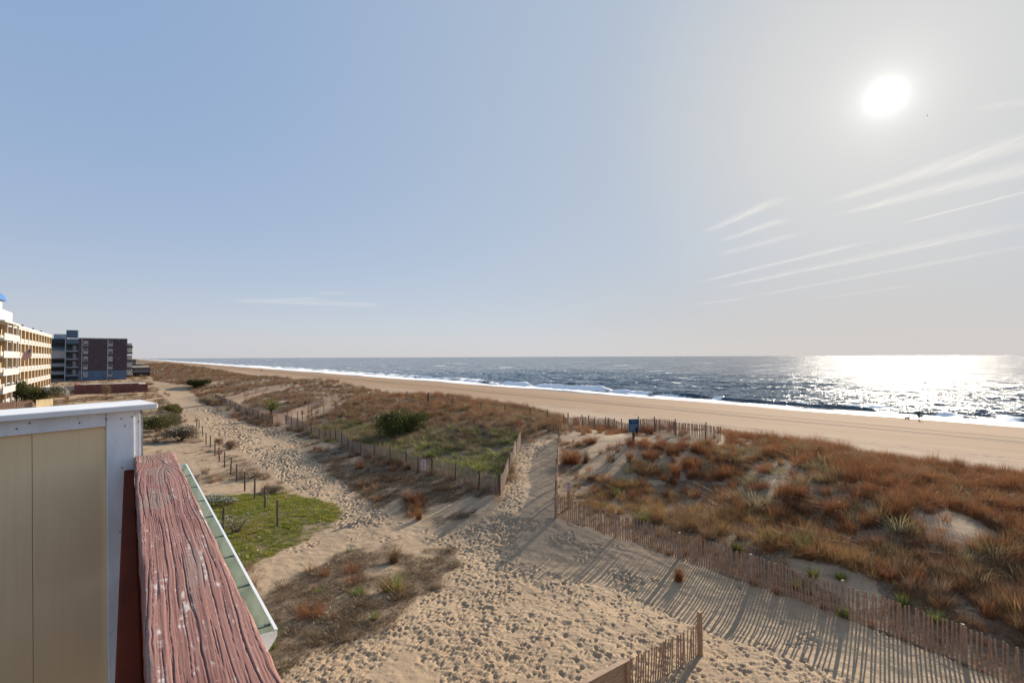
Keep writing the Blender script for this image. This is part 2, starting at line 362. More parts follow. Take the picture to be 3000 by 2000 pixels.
def mesh_from(name, verts, faces, smooth=True):
    me = bpy.data.meshes.new(name); nf, k = faces.shape
    me.vertices.add(len(verts)); me.vertices.foreach_set('co', np.ascontiguousarray(verts, dtype=np.float32).ravel())
    me.loops.add(nf * k); me.loops.foreach_set('vertex_index', np.ascontiguousarray(faces, dtype=np.int32).ravel())
    me.polygons.add(nf); me.polygons.foreach_set('loop_start', np.arange(0, nf * k, k, dtype=np.int32))
    me.polygons.foreach_set('use_smooth', np.full(nf, smooth))
    me.update(calc_edges=True); return me
def attr(me, name, vals):
    a = me.attributes.new(name, 'FLOAT', 'POINT'); a.data.foreach_set('value', np.ascontiguousarray(vals, dtype=np.float32))
def link(name, me, mat=None, parent=None):
    o = bpy.data.objects.new(name, me); COL.objects.link(o)
    if mat is not None and not me.materials: me.materials.append(mat)
    if parent is not None: o.parent = parent
    return o

def newmat(name):
    m = bpy.data.materials.new(name); m.use_nodes = True; m.node_tree.nodes.clear(); N = NT(m.node_tree)
    return m, N
def finish(N, bsdf): N.n('ShaderNodeOutputMaterial', i_Surface=bsdf)
def bump(N, h, strength=.5, dist=.02, normal=None):
    b = N.n('ShaderNodeBump', i_Strength=strength, i_Distance=dist, i_Height=h)
    if normal is not None: N.set(b.inputs['Normal'], normal)
    return b.outputs[0]

# sand
sand, N = newmat('sand')
gp = N.n('ShaderNodeNewGeometry').outputs['Position']
at = lambda nm: N.n('ShaderNodeAttribute', attribute_name=nm).outputs['Fac']
wv = N.vm('DOT_PRODUCT', gp, (SD[0], SD[1], 0)); uv_ = N.vm('DOT_PRODUCT', gp, (CD[0], CD[1], 0))
n_big = N.noise(gp, .22, 4); n_mid = N.noise(gp, 2.4, 4); n_fine = N.noise(gp, 26, 3, .7)
c = N.mix(N.sstep(n_big, .3, .7), (.405, .290, .182), (.335, .235, .148))
c = N.mix(N.sstep(n_mid, .35, .75, 0, .55), c, (.285, .20, .13))
c = N.mix(N.sstep(n_fine, .45, .8, 0, .35), c, (.45, .34, .235))
# litter and roots under the plants
lit = N.noise(gp, 7, 5, .7); lit2 = N.noise(gp, 1.3, 3)
lc = N.ramp(lit, [(.3, (.075, .05, .034)), (.5, (.16, .11, .07)), (.7, (.30, .215, .14))])
vf = N.math('MULTIPLY', N.sstep(N.math('ADD', at('veg'), N.math('MULTIPLY', N.math('SUBTRACT', lit, .5), .7)), .12, .6), .9)
c = N.mix(vf, c, lc)
# beach: dry pinkish sand by the dunes, packed tan strand, dark wet edge
bw = N.math('ADD', wv, N.math('MULTIPLY', N.math('SUBTRACT', N.noise(N.n('ShaderNodeCombineXYZ', i_0=N.math('MULTIPLY', uv_, .045), i_1=N.math('MULTIPLY', wv, .12)).outputs[0], 1.0, 4), .5), 9.0))
isb = N.sstep(bw, 47, 56)
bc = N.mix(N.sstep(bw, 66, 84), (.35, .255, .18), (.295, .185, .105))
st = N.noise(N.n('ShaderNodeCombineXYZ', i_0=N.math('MULTIPLY', uv_, .02), i_1=N.math('MULTIPLY', wv, .30)).outputs[0], 1.0, 5, .6)
bc = N.mix(N.sstep(st, .38, .72, 0, .55), bc, (.225, .14, .078))
bc = N.mix(N.sstep(n_mid, .5, .75, 0, .3), bc, (.21, .135, .08))
wet = N.sstep(N.math('ADD', bw, N.math('MULTIPLY', N.math('SUBTRACT', bw, wv), 0.0)), 116, 123.5)
bc = N.mix(N.math('MULTIPLY', wet, .85), bc, (.13, .085, .055))
# wrack line and two pairs of tyre tracks
wr = N.math('ADD', wv, N.math('MULTIPLY', N.math('SUBTRACT', N.noise(gp, .07, 3), .5), 5))
def band(v, centre, half): return N.sstep(N.math('ABSOLUTE', N.math('SUBTRACT', v, centre)), half, half * .35)
wrack = N.math('MULTIPLY', band(wr, 74.5, .6), N.sstep(N.noise(gp, .6, 4, .7), .44, .60))
wrack2 = N.math('MULTIPLY', band(wr, 67, .5), N.sstep(N.noise(gp, .8, 4, .7), .54, .68))
trk = None
tw = N.math('ADD', wv, N.math('MULTIPLY', N.math('SUBTRACT', N.noise(gp, .012, 2), .5), 6))
for cc in (90.6, 92.5, 97.0):
    b_ = band(tw, cc, .75); trk = b_ if trk is None else N.math('MAXIMUM', trk, b_)
mark = N.math('MAXIMUM', N.math('MULTIPLY', N.math('MAXIMUM', wrack, wrack2), .8), N.math('MULTIPLY', trk, .8))
bc = N.mix(mark, bc, (.075, .044, .025))
c = N.mix(isb, c, bc)
h = N.math('ADD', N.math('MULTIPLY', n_mid, .7), N.math('ADD', N.math('MULTIPLY', N.noise(gp, 9, 4, .6), .45), N.math('MULTIPLY', n_fine, .06)))
h = N.math('SUBTRACT', h, N.math('MULTIPLY', mark, .9))
h = N.math('MULTIPLY', h, N.sstep(bw, 60, 85, 1.0, .35))
bs = N.n('ShaderNodeBsdfPrincipled', i_Base_Color=c, i_Roughness=N.sstep(N.math('MULTIPLY', wet, isb), .4, 1, .95, .28), i_Normal=bump(N, h, .55, .10))
bs.inputs['Specular IOR Level'].default_value = .25
finish(N, bs)

for rid, nm in ((0, 'dunes'), (1, 'sand_path'), (2, 'beach')):
    f = Q[fr == rid]; used = np.unique(f); remap = np.zeros(len(V), np.int64); remap[used] = np.arange(len(used))
    me = mesh_from(nm, V[used], remap[f]); me.normals_split_custom_set_from_vertices(NV[used].tolist())
    attr(me, 'veg', vegd[used] * (1 - psoft[used] * .8))
    o = link(nm, me, sand); o['kind'] = 'structure'
# ---------------------------------------------------------------- sea
SEA_Z = -2.55
sw = np.concatenate([lines([(108, 126, 1.0), (126, 160, .35), (160, 230, .8), (230, 330, 1.8)]), np.geomspace(334, 45000, 60)])
su = np.concatenate([-np.geomspace(30000, 22, 26), lines([(-20, 260, .9), (260, 420, 1.6)]), np.geomspace(425, 45000, 150)])
SU, SWm = np.meshgrid(su, sw, indexing='ij'); a, b = SU.ravel(), SWm.ravel()
env = ss(b, 126, 150) * (1 - ss(b, 260, 420)) * (1 - ss(a, 330, 450)) * (1 - ss(-a, 15, 60))
# long swell lines that steepen towards the shore, chop on top
swell = np.zeros(a.shape)
for k, (L, A, ph) in enumerate(((21, .30, .4), (13.5, .20, 1.9), (8.2, .12, 4.0))):
    wd = b + (fbm(a / 60, b / 30, 2, 90 + k) - .5) * 26 + .08 * a * (k - 1)
    s = np.sin(2 * math.pi * wd / L + ph); swell += A * (np.maximum(s, 0) ** 2 * 1.5 - .4) * (.35 + 1.3 * fbm(a / 26, b / 18, 2, 94 + k))
chop = (fbm(a / 3.1, b / 2.0, 3, 97) - .5) * .36 + (fbm(a / 1.5, b / 1.0, 2, 99) - .5) * .16
z = env * (swell * .9 + chop)
# breakers: crests that stand up and curl near the strand
wline = 126 + (fbm(a / 38, a * 0 + 3.3, 3, 101) - .5) * 7 + 2.2 * np.sin(a / 17.0)
width = np.interp(a, [-30, 40, 90, 150, 220, 320, 600, 2000], [5, 6, 10, 15, 24, 32, 40, 46]) * (.7 + .6 * fbm(a / 50, a * 0, 3, 103))
BRK = [(128, 166, 138.0, 1.30), (172, 190, 137.5, 1.55), (86, 124, 137.0, 1.0), (40, 84, 135.5, .75), (-10, 40, 134.5, .62), (205, 300, 141, .8), (20, 74, 142.5, .45)]
crestf = np.zeros(a.shape)
for (u0, u1, wc, A) in BRK:
    e = ss(a, u0 - 5, u0 + 5) * (1 - ss(a, u1 - 5, u1 + 5)); wcn = wc + (fbm(a / 13, a * 0 + wc, 2, 105) - .5) * 4
    d = b - wcn; sh = np.where(d > 0, np.exp(-(d / 2.8) ** 2), np.exp(-(d / 1.0) ** 2)) * (.6 + .8 * fbm(a / 6, b / 3, 2, 107))
    z = z + e * A * sh
    white = fbm(a / 9, b / 40, 2, 109 + int(wc))
    crestf = np.maximum(crestf, e * np.exp(-((d + .8) / (3.0 if A > 1.2 else 1.9)) ** 2) * (1.0 if A > 1.2 else ss(white, .46, .58)))
lace = fbm(a / 5, b / 2.4, 4, 111, .6); lace2 = fbm(a / 22, b / 5, 3, 113)
band_ = ss(b, wline - 1.5, wline + .3) * (1 - ss(b, wline + width * .75, wline + width * 1.25))
solid = ss(b, wline - .5, wline + .6) * (1 - ss(b, wline + width * .28, wline + width * .62))
foam = np.clip(np.maximum(solid * .95, band_ * ss(lace * .7 + lace2 * .5, .50, .70)) , 0, 1)
foam = np.maximum(foam, crestf)
caps = ss(fbm(a / 7, b / 3, 3, 117), .77, .81) * ss(b, 150, 190) * (1 - ss(b, 600, 1500))
foam = np.clip(np.maximum(foam, caps * .8), 0, 1)
thin = 1 - ss(b, wline - .5, wline + 5)
z = z + .10 * foam * (.5 + lace) + crestf * (fbm(a / 1.6, b / 1.1, 3, 141) - .4) * .9
sx, sy = xy(a, b)
me = mesh_from('sea', np.stack([sx, sy, SEA_Z + z], -1), (lambda I_: np.stack([I_[:-1, :-1], I_[:-1, 1:], I_[1:, 1:], I_[1:, :-1]], -1).reshape(-1, 4))(np.arange(len(su) * len(sw)).reshape(len(su), len(sw))))
attr(me, 'foam', foam); attr(me, 'shallow', np.exp(-np.clip(b - wline, 0, 99) / 9.0))
seam, N = newmat('sea_water')
gp = N.n('ShaderNodeNewGeometry').outputs['Position']
wv = N.vm('DOT_PRODUCT', gp, (SD[0], SD[1], 0)); uv_ = N.vm('DOT_PRODUCT', gp, (CD[0], CD[1], 0))
q = N.n('ShaderNodeCombineXYZ', i_0=N.math('MULTIPLY', uv_, .55), i_1=wv).outputs[0]
# wave slopes added to the surface normal: swell, chop and ripples
def slope(scale, amp, det, dist): return N.vm('SCALE', N.vm('SUBTRACT', N.noise(q, scale, det, .6, dist, out=1), (.5, .5, .5)), scale=amp)
sl = N.vm('ADD', N.vm('ADD', slope(.06, .45, 2, .5), slope(.2, .7, 2, .6)), N.vm('ADD', slope(.8, 1.2, 2, .6), slope(3.4, 1.6, 2, .3)))
sl = N.vm('ADD', N.vm('MULTIPLY', sl, (1, 1, 0)), (-SD[0] * .10, -SD[1] * .10, 0))      # wave fronts lean towards the shore
gn = N.n('ShaderNodeNewGeometry').outputs['Normal']
nb = N.vm('NORMALIZE', N.vm('ADD', gn, sl))
fo = N.n('ShaderNodeAttribute', attribute_name='foam').outputs['Fac']; sh = N.n('ShaderNodeAttribute', attribute_name='shallow').outputs['Fac']
fn = N.noise(gp, 1.1, 5, .7); ff = N.sstep(N.math('ADD', fo, N.math('MULTIPLY', N.math('SUBTRACT', fn, .5), .9)), .32, .66)
col = N.mix(N.math('MULTIPLY', sh, .75), (.016, .056, .092), (.085, .085, .065))
col = N.mix(N.sstep(N.noise(q, .012, 3), .35, .7, 0, .6), col, (.020, .060, .085))
wb = N.n('ShaderNodeBsdfPrincipled', i_Base_Color=col, i_Roughness=.09, i_IOR=1.333, i_Normal=nb)
fb = N.n('ShaderNodeBsdfPrincipled', i_Base_Color=(.88, .88, .87, 1), i_Roughness=.8, i_Normal=bump(N, fn, .6, .15))
ms = N.n('ShaderNodeMixShader', i_0=ff); N.set(ms.inputs[1], wb); N.set(ms.inputs[2], fb)
finish(N, ms)
sea = link('sea', me, seam); sea['kind'] = 'structure'
# ---------------------------------------------------------------- things, parts, shapes
def tag(o, label=None, cat=None, group=None, kind=None):
    for k, v in (('label', label), ('category', cat), ('group', group), ('kind', kind)):
        if v: o[k] = v
    return o
def empty(name, loc, label=None, cat=None, group=None, rz=0.0):
    o = bpy.data.objects.new(name, None); COL.objects.link(o); o.location = loc; o.rotation_euler = (0, 0, rz); o.empty_display_size = .2
    return tag(o, label, cat, group)
class MB:
    """collects shapes for ONE mesh; coordinates are local to its thing (origin is taken off)"""
    def __init__(s, origin=(0, 0, 0)): s.v = []; s.f = []; s.o = Vector(origin)
    def add(s, vs, fs):
        k = len(s.v); s.v += [tuple(Vector(p) - s.o) for p in vs]; s.f += [tuple(i + k for i in f) for f in fs]; return s
    def box(s, a, b, rz=0.0, piv=None):
        (x0, y0, z0), (x1, y1, z1) = a, b
        vs = [Vector(p) for p in ((x0, y0, z0), (x1, y0, z0), (x1, y1, z0), (x0, y1, z0), (x0, y0, z1), (x1, y0, z1), (x1, y1, z1), (x0, y1, z1))]
        if rz:
            c = Vector(piv) if piv is not None else Vector(((x0 + x1) / 2, (y0 + y1) / 2, 0)); R_ = Matrix.Rotation(rz, 3, 'Z'); vs = [R_ @ (p - c) + c for p in vs]
        return s.add(vs, [(0, 3, 2, 1), (4, 5, 6, 7), (0, 1, 5, 4), (1, 2, 6, 5), (2, 3, 7, 6), (3, 0, 4, 7)])
    def hexa(s, bot, top):
        return s.add(list(bot) + list(top), [(0, 3, 2, 1), (4, 5, 6, 7), (0, 1, 5, 4), (1, 2, 6, 5), (2, 3, 7, 6), (3, 0, 4, 7)])
    def tube(s, pts, r, n=6, cap=True):
        pts = [Vector(p) for p in pts]; m = len(pts); rs = r if isinstance(r, (list, tuple)) else [r] * m; vs = []; fs = []
        for i, p in enumerate(pts):
            t = (pts[min(i + 1, m - 1)] - pts[max(i - 1, 0)]).normalized(); a = t.orthogonal().normalized(); bb = t.cross(a)
            if abs(t.z) < .95: a = t.cross(Vector((0, 0, 1))).normalized(); bb = a.cross(t)
            for j in range(n):
                q = 2 * math.pi * j / n; vs.append(p + (a * math.cos(q) + bb * math.sin(q)) * rs[i])
        for i in range(m - 1):
            for j in range(n): fs.append((i * n + j, i * n + (j + 1) % n, (i + 1) * n + (j + 1) % n, (i + 1) * n + j))
        if cap: fs.append(tuple(range(n))[::-1]); fs.append(tuple(range((m - 1) * n, m * n)))
        return s.add(vs, fs)
    def ball(s, c, r, nu=8, nv=6, sc=(1, 1, 1)):
        vs = [(c[0], c[1], c[2] - r * sc[2])]; fs = []
        for i in range(1, nv):
            a = -math.pi / 2 + math.pi * i / nv
            for j in range(nu):
                b = 2 * math.pi * j / nu; vs.append((c[0] + r * sc[0] * math.cos(a) * math.cos(b), c[1] + r * sc[1] * math.cos(a) * math.sin(b), c[2] + r * sc[2] * math.sin(a)))
        vs.append((c[0], c[1], c[2] + r * sc[2])); L = len(vs) - 1
        for j in range(nu): fs.append((0, 1 + (j + 1) % nu, 1 + j)); fs.append((L, L - nu + j, L - nu + (j + 1) % nu))
        for i in range(nv - 2):
            for j in range(nu): k = 1 + i * nu; fs.append((k + j, k + (j + 1) % nu, k + nu + (j + 1) % nu, k + nu + j))
        return s.add(vs, fs)
    def build(s, name, mat, parent=None, smooth=False, bevel=0.0):
        me = bpy.data.meshes.new(name); me.from_pydata(s.v, [], s.f); me.update()
        if smooth: me.polygons.foreach_set('use_smooth', [True] * len(me.polygons))
        me.materials.append(mat); o = bpy.data.objects.new(name, me); COL.objects.link(o)
        if parent is not None: o.parent = parent
        if bevel: md = o.modifiers.new('bevel', 'BEVEL'); md.width = bevel; md.segments = 2; md.limit_method = 'ANGLE'
        return o
def plain(name, col, rough=.7, var=.18, scale=6.0, stretch=(1, 1, 1), bmp=.25, dist=.01, spec=.3, dark=None, metal=0.0):
    """painted or raw surface with uneven colour, dirt and fine relief"""
    m, N = newmat(name); tc = N.n('ShaderNodeTexCoord').outputs['Object']
    v = N.n('ShaderNodeMapping', i_Vector=tc, i_Scale=stretch).outputs[0]
    oi = N.n('ShaderNodeObjectInfo').outputs['Random']
    v = N.vm('ADD', v, N.n('ShaderNodeCombineXYZ', i_0=N.math('MULTIPLY', oi, 37.0), i_1=N.math('MULTIPLY', oi, 11.0), i_2=0.0).outputs[0])
    n1 = N.noise(v, scale, 4, .6); n2 = N.noise(v, scale * 7, 3, .65)
    lo = tuple(x * (1 - var) for x in col); hi = tuple(min(1, x * (1 + var * .7)) for x in col)
    c = N.mix(N.sstep(n1, .3, .7), lo, hi)
    c = N.mix(N.math('MULTIPLY', N.sstep(n2, .55, .8), .35), c, dark if dark else tuple(x * .6 for x in col))
    b = N.n('ShaderNodeBsdfPrincipled', i_Base_Color=c, i_Roughness=rough, i_Metallic=metal, i_Normal=bump(N, N.math('ADD', n1, N.math('MULTIPLY', n2, .4)), bmp, dist))
    b.inputs['Specular IOR Level'].default_value = spec
    finish(N, b); return m
def leafmat(name, cols, trans=.35, rough=.75, rnd=True):
    """blades and leaves: colour differs from clump to clump and from foot to tip; light shines through"""
    m, N = newmat(name); oi = N.n('ShaderNodeObjectInfo').outputs['Random']; tip = N.n('ShaderNodeAttribute', attribute_name='tip').outputs['Fac']
    bl = N.n('ShaderNodeAttribute', attribute_name='blade').outputs['Fac']
    pos = N.n('ShaderNodeNewGeometry').outputs['Position']; big = N.noise(pos, .35, 3)
    f = N.math('ADD', N.math('MULTIPLY', oi, .45), N.math('ADD', N.math('MULTIPLY', bl, .35), N.math('MULTIPLY', N.math('SUBTRACT', big, .4), .9)), clamp=True)
    n = len(cols) - 1; c = N.ramp(f, [(.1 + .8 * i / n, cl) for i, cl in enumerate(cols)])
    c = N.mix(N.math('MULTIPLY', tip, .5), c, N.mix(.5, c, (.42, .30, .16)))
    d = N.n('ShaderNodeBsdfDiffuse', i_Color=c, i_Roughness=.5); t = N.n('ShaderNodeBsdfTranslucent', i_Color=c)
    g = N.n('ShaderNodeBsdfGlossy', i_Color=(.8, .75, .65, 1), i_Roughness=.42)
    mx = N.n('ShaderNodeMixShader', i_0=trans); N.set(mx.inputs[1], d); N.set(mx.inputs[2], t)
    mg = N.n('ShaderNodeMixShader', i_0=.035); N.set(mg.inputs[1], mx); N.set(mg.inputs[2], g)
    finish(N, mg); return m
# ---------------------------------------------------------------- dune grass
rs = np.random.RandomState(11)
def blades(n, h, spread, lean, wid, seg=3, hvar=.35, up=0.0):
    """n tapering blades that rise from a foot and arch outwards: verts, faces, tip, blade"""
    az = rs.uniform(0, 2 * np.pi, n); r = spread * np.sqrt(rs.rand(n)); bx, by = r * np.cos(az), r * np.sin(az)
    hh = h * (1 - hvar * rs.rand(n)); ln = lean * (.25 + rs.rand(n)) * (.5 + r / max(spread, 1e-6)); az2 = az + rs.normal(0, .7, n)
    fa = az2 + np.pi / 2 + rs.normal(0, .6, n); V_ = []; tp = []; bl = []; F = []; b_ = rs.rand(n)
    ts = np.linspace(0, 1, seg + 1)
    for i in range(n):
        k = len(V_)
        for j, t in enumerate(ts):
            o = ln[i] * hh[i] * t ** 1.8; x = bx[i] + o * np.cos(az2[i]); y = by[i] + o * np.sin(az2[i]); zz = hh[i] * (t - .35 * min(ln[i], 1.6) * t * t * .5) - .03
            w_ = wid * (1 - t) ** .7 * .5
            if j < seg:
                V_.append((x + w_ * np.cos(fa[i]), y + w_ * np.sin(fa[i]), zz)); V_.append((x - w_ * np.cos(fa[i]), y - w_ * np.sin(fa[i]), zz)); tp += [t, t]; bl += [b_[i]] * 2
            else: V_.append((x, y, zz)); tp.append(1.0); bl.append(b_[i])
        for j in range(seg - 1): q = k + 2 * j; F.append((q, q + 1, q + 3, q + 2))
        q = k + 2 * (seg - 1); F.append((q, q + 1, q + 2))
    return V_, F, tp, bl
def blade_mesh(name, parts, mat):
    V_, F, tp, bl = [], [], [], []
    for (v, f, t, b_) in parts:
        k = len(V_); V_ += v; F += [tuple(i + k for i in q) for q in f]; tp += t; bl += b_
    me = bpy.data.meshes.new(name); me.from_pydata(V_, [], F); me.update(); attr(me, 'tip', tp); attr(me, 'blade', bl); me.materials.append(mat); return me
GM = {
 'rust': leafmat('rust_grass', [(.09, .028, .013), (.19, .062, .024), (.28, .102, .040), (.34, .16, .07)], .42),
 'gold': leafmat('golden_grass', [(.15, .066, .022), (.26, .13, .043), (.36, .21, .08), (.21, .135, .05)], .42),
 'brown': leafmat('brown_grass', [(.085, .048, .030), (.155, .088, .054), (.235, .143, .09), (.31, .20, .135)], .40),
 'grey': leafmat('grey_green_grass', [(.14, .13, .055), (.25, .215, .105), (.34, .285, .16), (.19, .20, .065)], .40),
 'green': leafmat('green_grass', [(.075, .115, .018), (.13, .19, .03), (.21, .25, .055), (.27, .25, .10)], .42),
 'short': leafmat('short_dune_plants', [(.13, .072, .05), (.25, .155, .105), (.17, .135, .06), (.35, .235, .17)], .35),
 'ice': leafmat('ice_plant_leaves', [(.13, .18, .010), (.23, .285, .015), (.35, .365, .024), (.40, .27, .075)], .35),
}
PROTO = {}
def protos(k, specs):
    c = bpy.data.collections.new('clumps_' + k); PROTO[k] = c
    for i, parts in enumerate(specs):
        o = bpy.data.objects.new('clump', blade_mesh('clump_' + k, [blades(*p) for p in parts], GM[k])); c.objects.link(o)
tall = [[(110, .78, .26, .55, .012)], [(90, .90, .20, .38, .011), (30, .5, .30, 1.0, .012)], [(80, .66, .34, .8, .012), (20, .98, .14, .3, .009)], [(120, .60, .38, .9, .012)], [(60, .70, .24, .6, .011), (14, 1.0, .2, 1.5, .010)]]
protos('rust', tall); protos('brown', tall)
protos('gold', [[(100, .72, .32, .85, .014)], [(90, .64, .36, 1.1, .014)], [(80, .82, .24, .6, .012)]])
protos('grey', [[(90, .75, .34, .9, .019)], [(80, .62, .40, 1.1, .02)]])
protos('green', [[(80, .70, .26, .8, .024)], [(70, .58, .32, 1.0, .026)]])
protos('short', [[(70, .20, .30, 1.4, .018)], [(80, .15, .38, 1.6, .022)], [(60, .27, .22, 1.1, .016)], [(44, .12, .30, 1.8, .03)]])
protos('ice', [[(60, .13, .20, 1.1, .034, 2)], [(64, .11, .23, 1.4, .036, 2)], [(50, .16, .18, .9, .03, 2)]])

def scatter(name, label_kind, pts, rot, scl, tilt, coll):
    """one object: clumps set out on a cloud of points (nodes only place them)"""
    me = bpy.data.meshes.new(name); me.vertices.add(len(pts)); me.vertices.foreach_set('co', np.ascontiguousarray(pts, dtype=np.float32).ravel())
    attr(me, 'turn', rot); attr(me, 'size', scl); attr(me, 'lean_x', tilt[0]); attr(me, 'lean_y', tilt[1])
    o = bpy.data.objects.new(name, me); COL.objects.link(o); o['kind'] = 'stuff'
    g = bpy.data.node_groups.new(name, 'GeometryNodeTree')
    g.interface.new_socket('Geometry', in_out='INPUT', socket_type='NodeSocketGeometry'); g.interface.new_socket('Geometry', in_out='OUTPUT', socket_type='NodeSocketGeometry')
    gi, go = g.nodes.new('NodeGroupInput'), g.nodes.new('NodeGroupOutput')
    inst = g.nodes.new('GeometryNodeInstanceOnPoints'); ci_ = g.nodes.new('GeometryNodeCollectionInfo')
    ci_.inputs['Collection'].default_value = coll; ci_.inputs['Separate Children'].default_value = True; ci_.inputs['Reset Children'].default_value = True
    def na(k):
        n_ = g.nodes.new('GeometryNodeInputNamedAttribute'); n_.data_type = 'FLOAT'; n_.inputs['Name'].default_value = k; return n_.outputs['Attribute']
    cx = g.nodes.new('ShaderNodeCombineXYZ'); g.links.new(na('lean_x'), cx.inputs[0]); g.links.new(na('lean_y'), cx.inputs[1]); g.links.new(na('turn'), cx.inputs[2])
    er = g.nodes.new('FunctionNodeEulerToRotation'); g.links.new(cx.outputs[0], er.inputs[0])
    inst.inputs['Pick Instance'].default_value = True
    g.links.new(gi.outputs[0], inst.inputs['Points']); g.links.new(ci_.outputs[0], inst.inputs['Instance']); g.links.new(er.outputs[0], inst.inputs['Rotation']); g.links.new(na('size'), inst.inputs['Scale'])
    g.links.new(inst.outputs[0], go.inputs[0])
    md = o.modifiers.new('clumps', 'NODES'); md.node_group = g
    return o
def sow(bands):
    got = {k: [] for k in GM}
    for (u0, u1, w0, w1, mult, big) in bands:
        n = int((u1 - u0) * (w1 - w0) * 26 * mult); us, ws = rs.uniform(u0, u1, n), rs.uniform(w0, w1, n); x, y = xy(us, ws)
        z = height(x, y); px, py = proj(x, y, z)
        ok = (y > 3) & (px > -900) & (px < 3300); x, y, z = x[ok], y[ok], z[ok]
        D, _, _ = zones(x, y, z); r = rs.rand(len(x)) * 26; lo = np.zeros(len(x))
        for k in D:
            hi = lo + D[k]; s = (r >= lo) & (r < hi); lo = hi
            if s.any(): got[k].append((x[s], y[s], z[s], np.full(s.sum(), big)))
    return got
sown = sow([(0, 60, -22, 48, 1.0, 1.0), (60, 130, -24, 48, .55, 1.12), (130, 330, -30, 48, .30, 1.35), (330, 900, -30, 48, .05, 2.6)])
NAMES = {'rust': 'rust_brown_dune_grass', 'gold': 'golden_dune_grass', 'brown': 'brown_dune_grass', 'grey': 'grey_green_dune_grass', 'green': 'green_dune_grass', 'short': 'low_dune_ground_cover', 'ice': 'ice_plant_ground_cover'}
CNT = {}
_fl = np.array([hit(*p)[:2] for p in ((1277, 1190), (1420, 1236), (1596, 1293), (1752, 1349), (1935, 1416), (2170, 1503), (2420, 1610))] + [hit(*p)[:2] for p in ((1286, 1004), (1281, 1080))])
def near_fence(x, y):
    d = np.full(x.shape, 99.)
    for (a, b) in list(zip(_fl[:6], _fl[1:7])) + [(_fl[7], _fl[8]), (_fl[8], _fl[0])]:
        ab = b - a; t = np.clip(((x - a[0]) * ab[0] + (y - a[1]) * ab[1]) / (ab @ ab), 0, 1); d = np.minimum(d, np.hypot(x - a[0] - ab[0] * t, y - a[1] - ab[1] * t))
    return np.where(x > -2, d, 99.)
for k, L in sown.items():
    if not L: continue
    x, y, z, big = (np.concatenate([q[i] for q in L]) for i in range(4)); n = len(x); CNT[k] = n
    sz = big * np.clip(rs.normal(.95, .24, n), .45, 1.6) * (.70 + .55 * fbm(x / 4, y / 4, 2, 131)) * np.clip(near_fence(x, y) / 3.2, .34, 1)
    # winds off the sea comb the grass landwards
    scatter(NAMES[k], k, np.stack([x, y, z - .02], -1), rs.uniform(0, 6.28, n), sz, (rs.normal(0, .12, n), rs.normal(0, .12, n)), PROTO[k])
print('clumps', CNT)
# ---------------------------------------------------------------- materials for built things
T1 = plain('tan_siding', (.40, .315, .205), .75, .07, 3.0, (1, 1, .25), .2, .004)
WHT = plain('white_paint', (.82, .82, .81), .5, .06, 4, bmp=.12, dist=.004, spec=.4)
WHT2 = plain('white_board', (.80, .81, .82), .6, .13, 9, (1, 1, .3), .2, .003)
GREYT = plain('weathered_edge', (.34, .36, .36), .6, .2, 12)
NAILM = plain('rusty_nail', (.09, .075, .065), .5, .3, 40)
REDB = plain('red_brown_stain', (.12, .018, .005), .8, .35, 5, (1, .3, 1), .3, .004, spec=.08)
GREENG = plain('gutter_inside', (.58, .60, .45), .55, .2, 7, (1, .35, 1), .15, .004)
GUTW = plain('gutter_white', (.76, .77, .76), .35, .05, 5, bmp=.1, dist=.003, spec=.5)
STRAP = plain('gutter_strap', (.12, .15, .12), .6, .2, 8)
DECKM = plain('deck_boards', (.30, .24, .18), .8, .25, 5, (1, .2, 1), .4, .006)
PICK = plain('weathered_picket', (.34, .215, .145), .85, .32, 9, (3, 3, .5), .5, .004, dark=(.07, .045, .03))
PICKG = plain('grey_picket', (.33, .25, .20), .85, .3, 9, (3, 3, .5), .5, .004, dark=(.09, .065, .05))
POSTM = plain('old_post', (.13, .09, .065), .88, .35, 7, (3, 3, .4), .6, .006, dark=(.04, .028, .02))
POSTN = plain('newer_post', (.34, .225, .13), .8, .22, 6, (3, 3, .4), .4, .005)
PLANK = plain('boardwalk_plank', (.36, .245, .165), .8, .22, 4, (.6, .6, 5), .5, .006, dark=(.16, .10, .06))
WIRE = plain('rusty_wire', (.10, .075, .06), .6, .3, 20)
ROPE = plain('pale_rope', (.46, .40, .32), .9, .2, 30)

# siding: vertical combed grain
_t = T1.node_tree; N = NT(_t)
def siding():
    m, N = newmat('combed_siding'); tc = N.n('ShaderNodeTexCoord').outputs['Object']; oi = N.n('ShaderNodeObjectInfo').outputs['Random']
    v = N.vm('ADD', N.n('ShaderNodeMapping', i_Vector=tc, i_Scale=(1, 1, .05)).outputs[0], N.n('ShaderNodeCombineXYZ', i_0=N.math('MULTIPLY', oi, 9), i_1=0., i_2=0.).outputs[0])
    g1 = N.noise(v, 55, 3, .6, .3); g2 = N.noise(v, 150, 2, .6); g3 = N.noise(tc, 2.0, 3)
    wv_ = N.n('ShaderNodeTexWave', wave_type='BANDS', bands_direction='X', i_Vector=v, i_Scale=26., i_Distortion=5., i_Detail=2.0).outputs['Fac']
    c = N.mix(N.sstep(g3, .3, .7), (.83, .60, .34), (.88, .66, .39)); c = N.mix(N.math('MULTIPLY', N.sstep(g1, .45, .7), .22), c, (.70, .50, .28))
    c = N.mix(N.math('MULTIPLY', wv_, .05), c, (.70, .56, .38))
    b = N.n('ShaderNodeBsdfPrincipled', i_Base_Color=c, i_Roughness=.6, i_Normal=bump(N, N.math('ADD', N.math('MULTIPLY', g1, .7), N.math('ADD', N.math('MULTIPLY', g2, .5), N.math('MULTIPLY', wv_, .10))), .5, .0016))
    finish(N, b); return m
SIDE = siding()

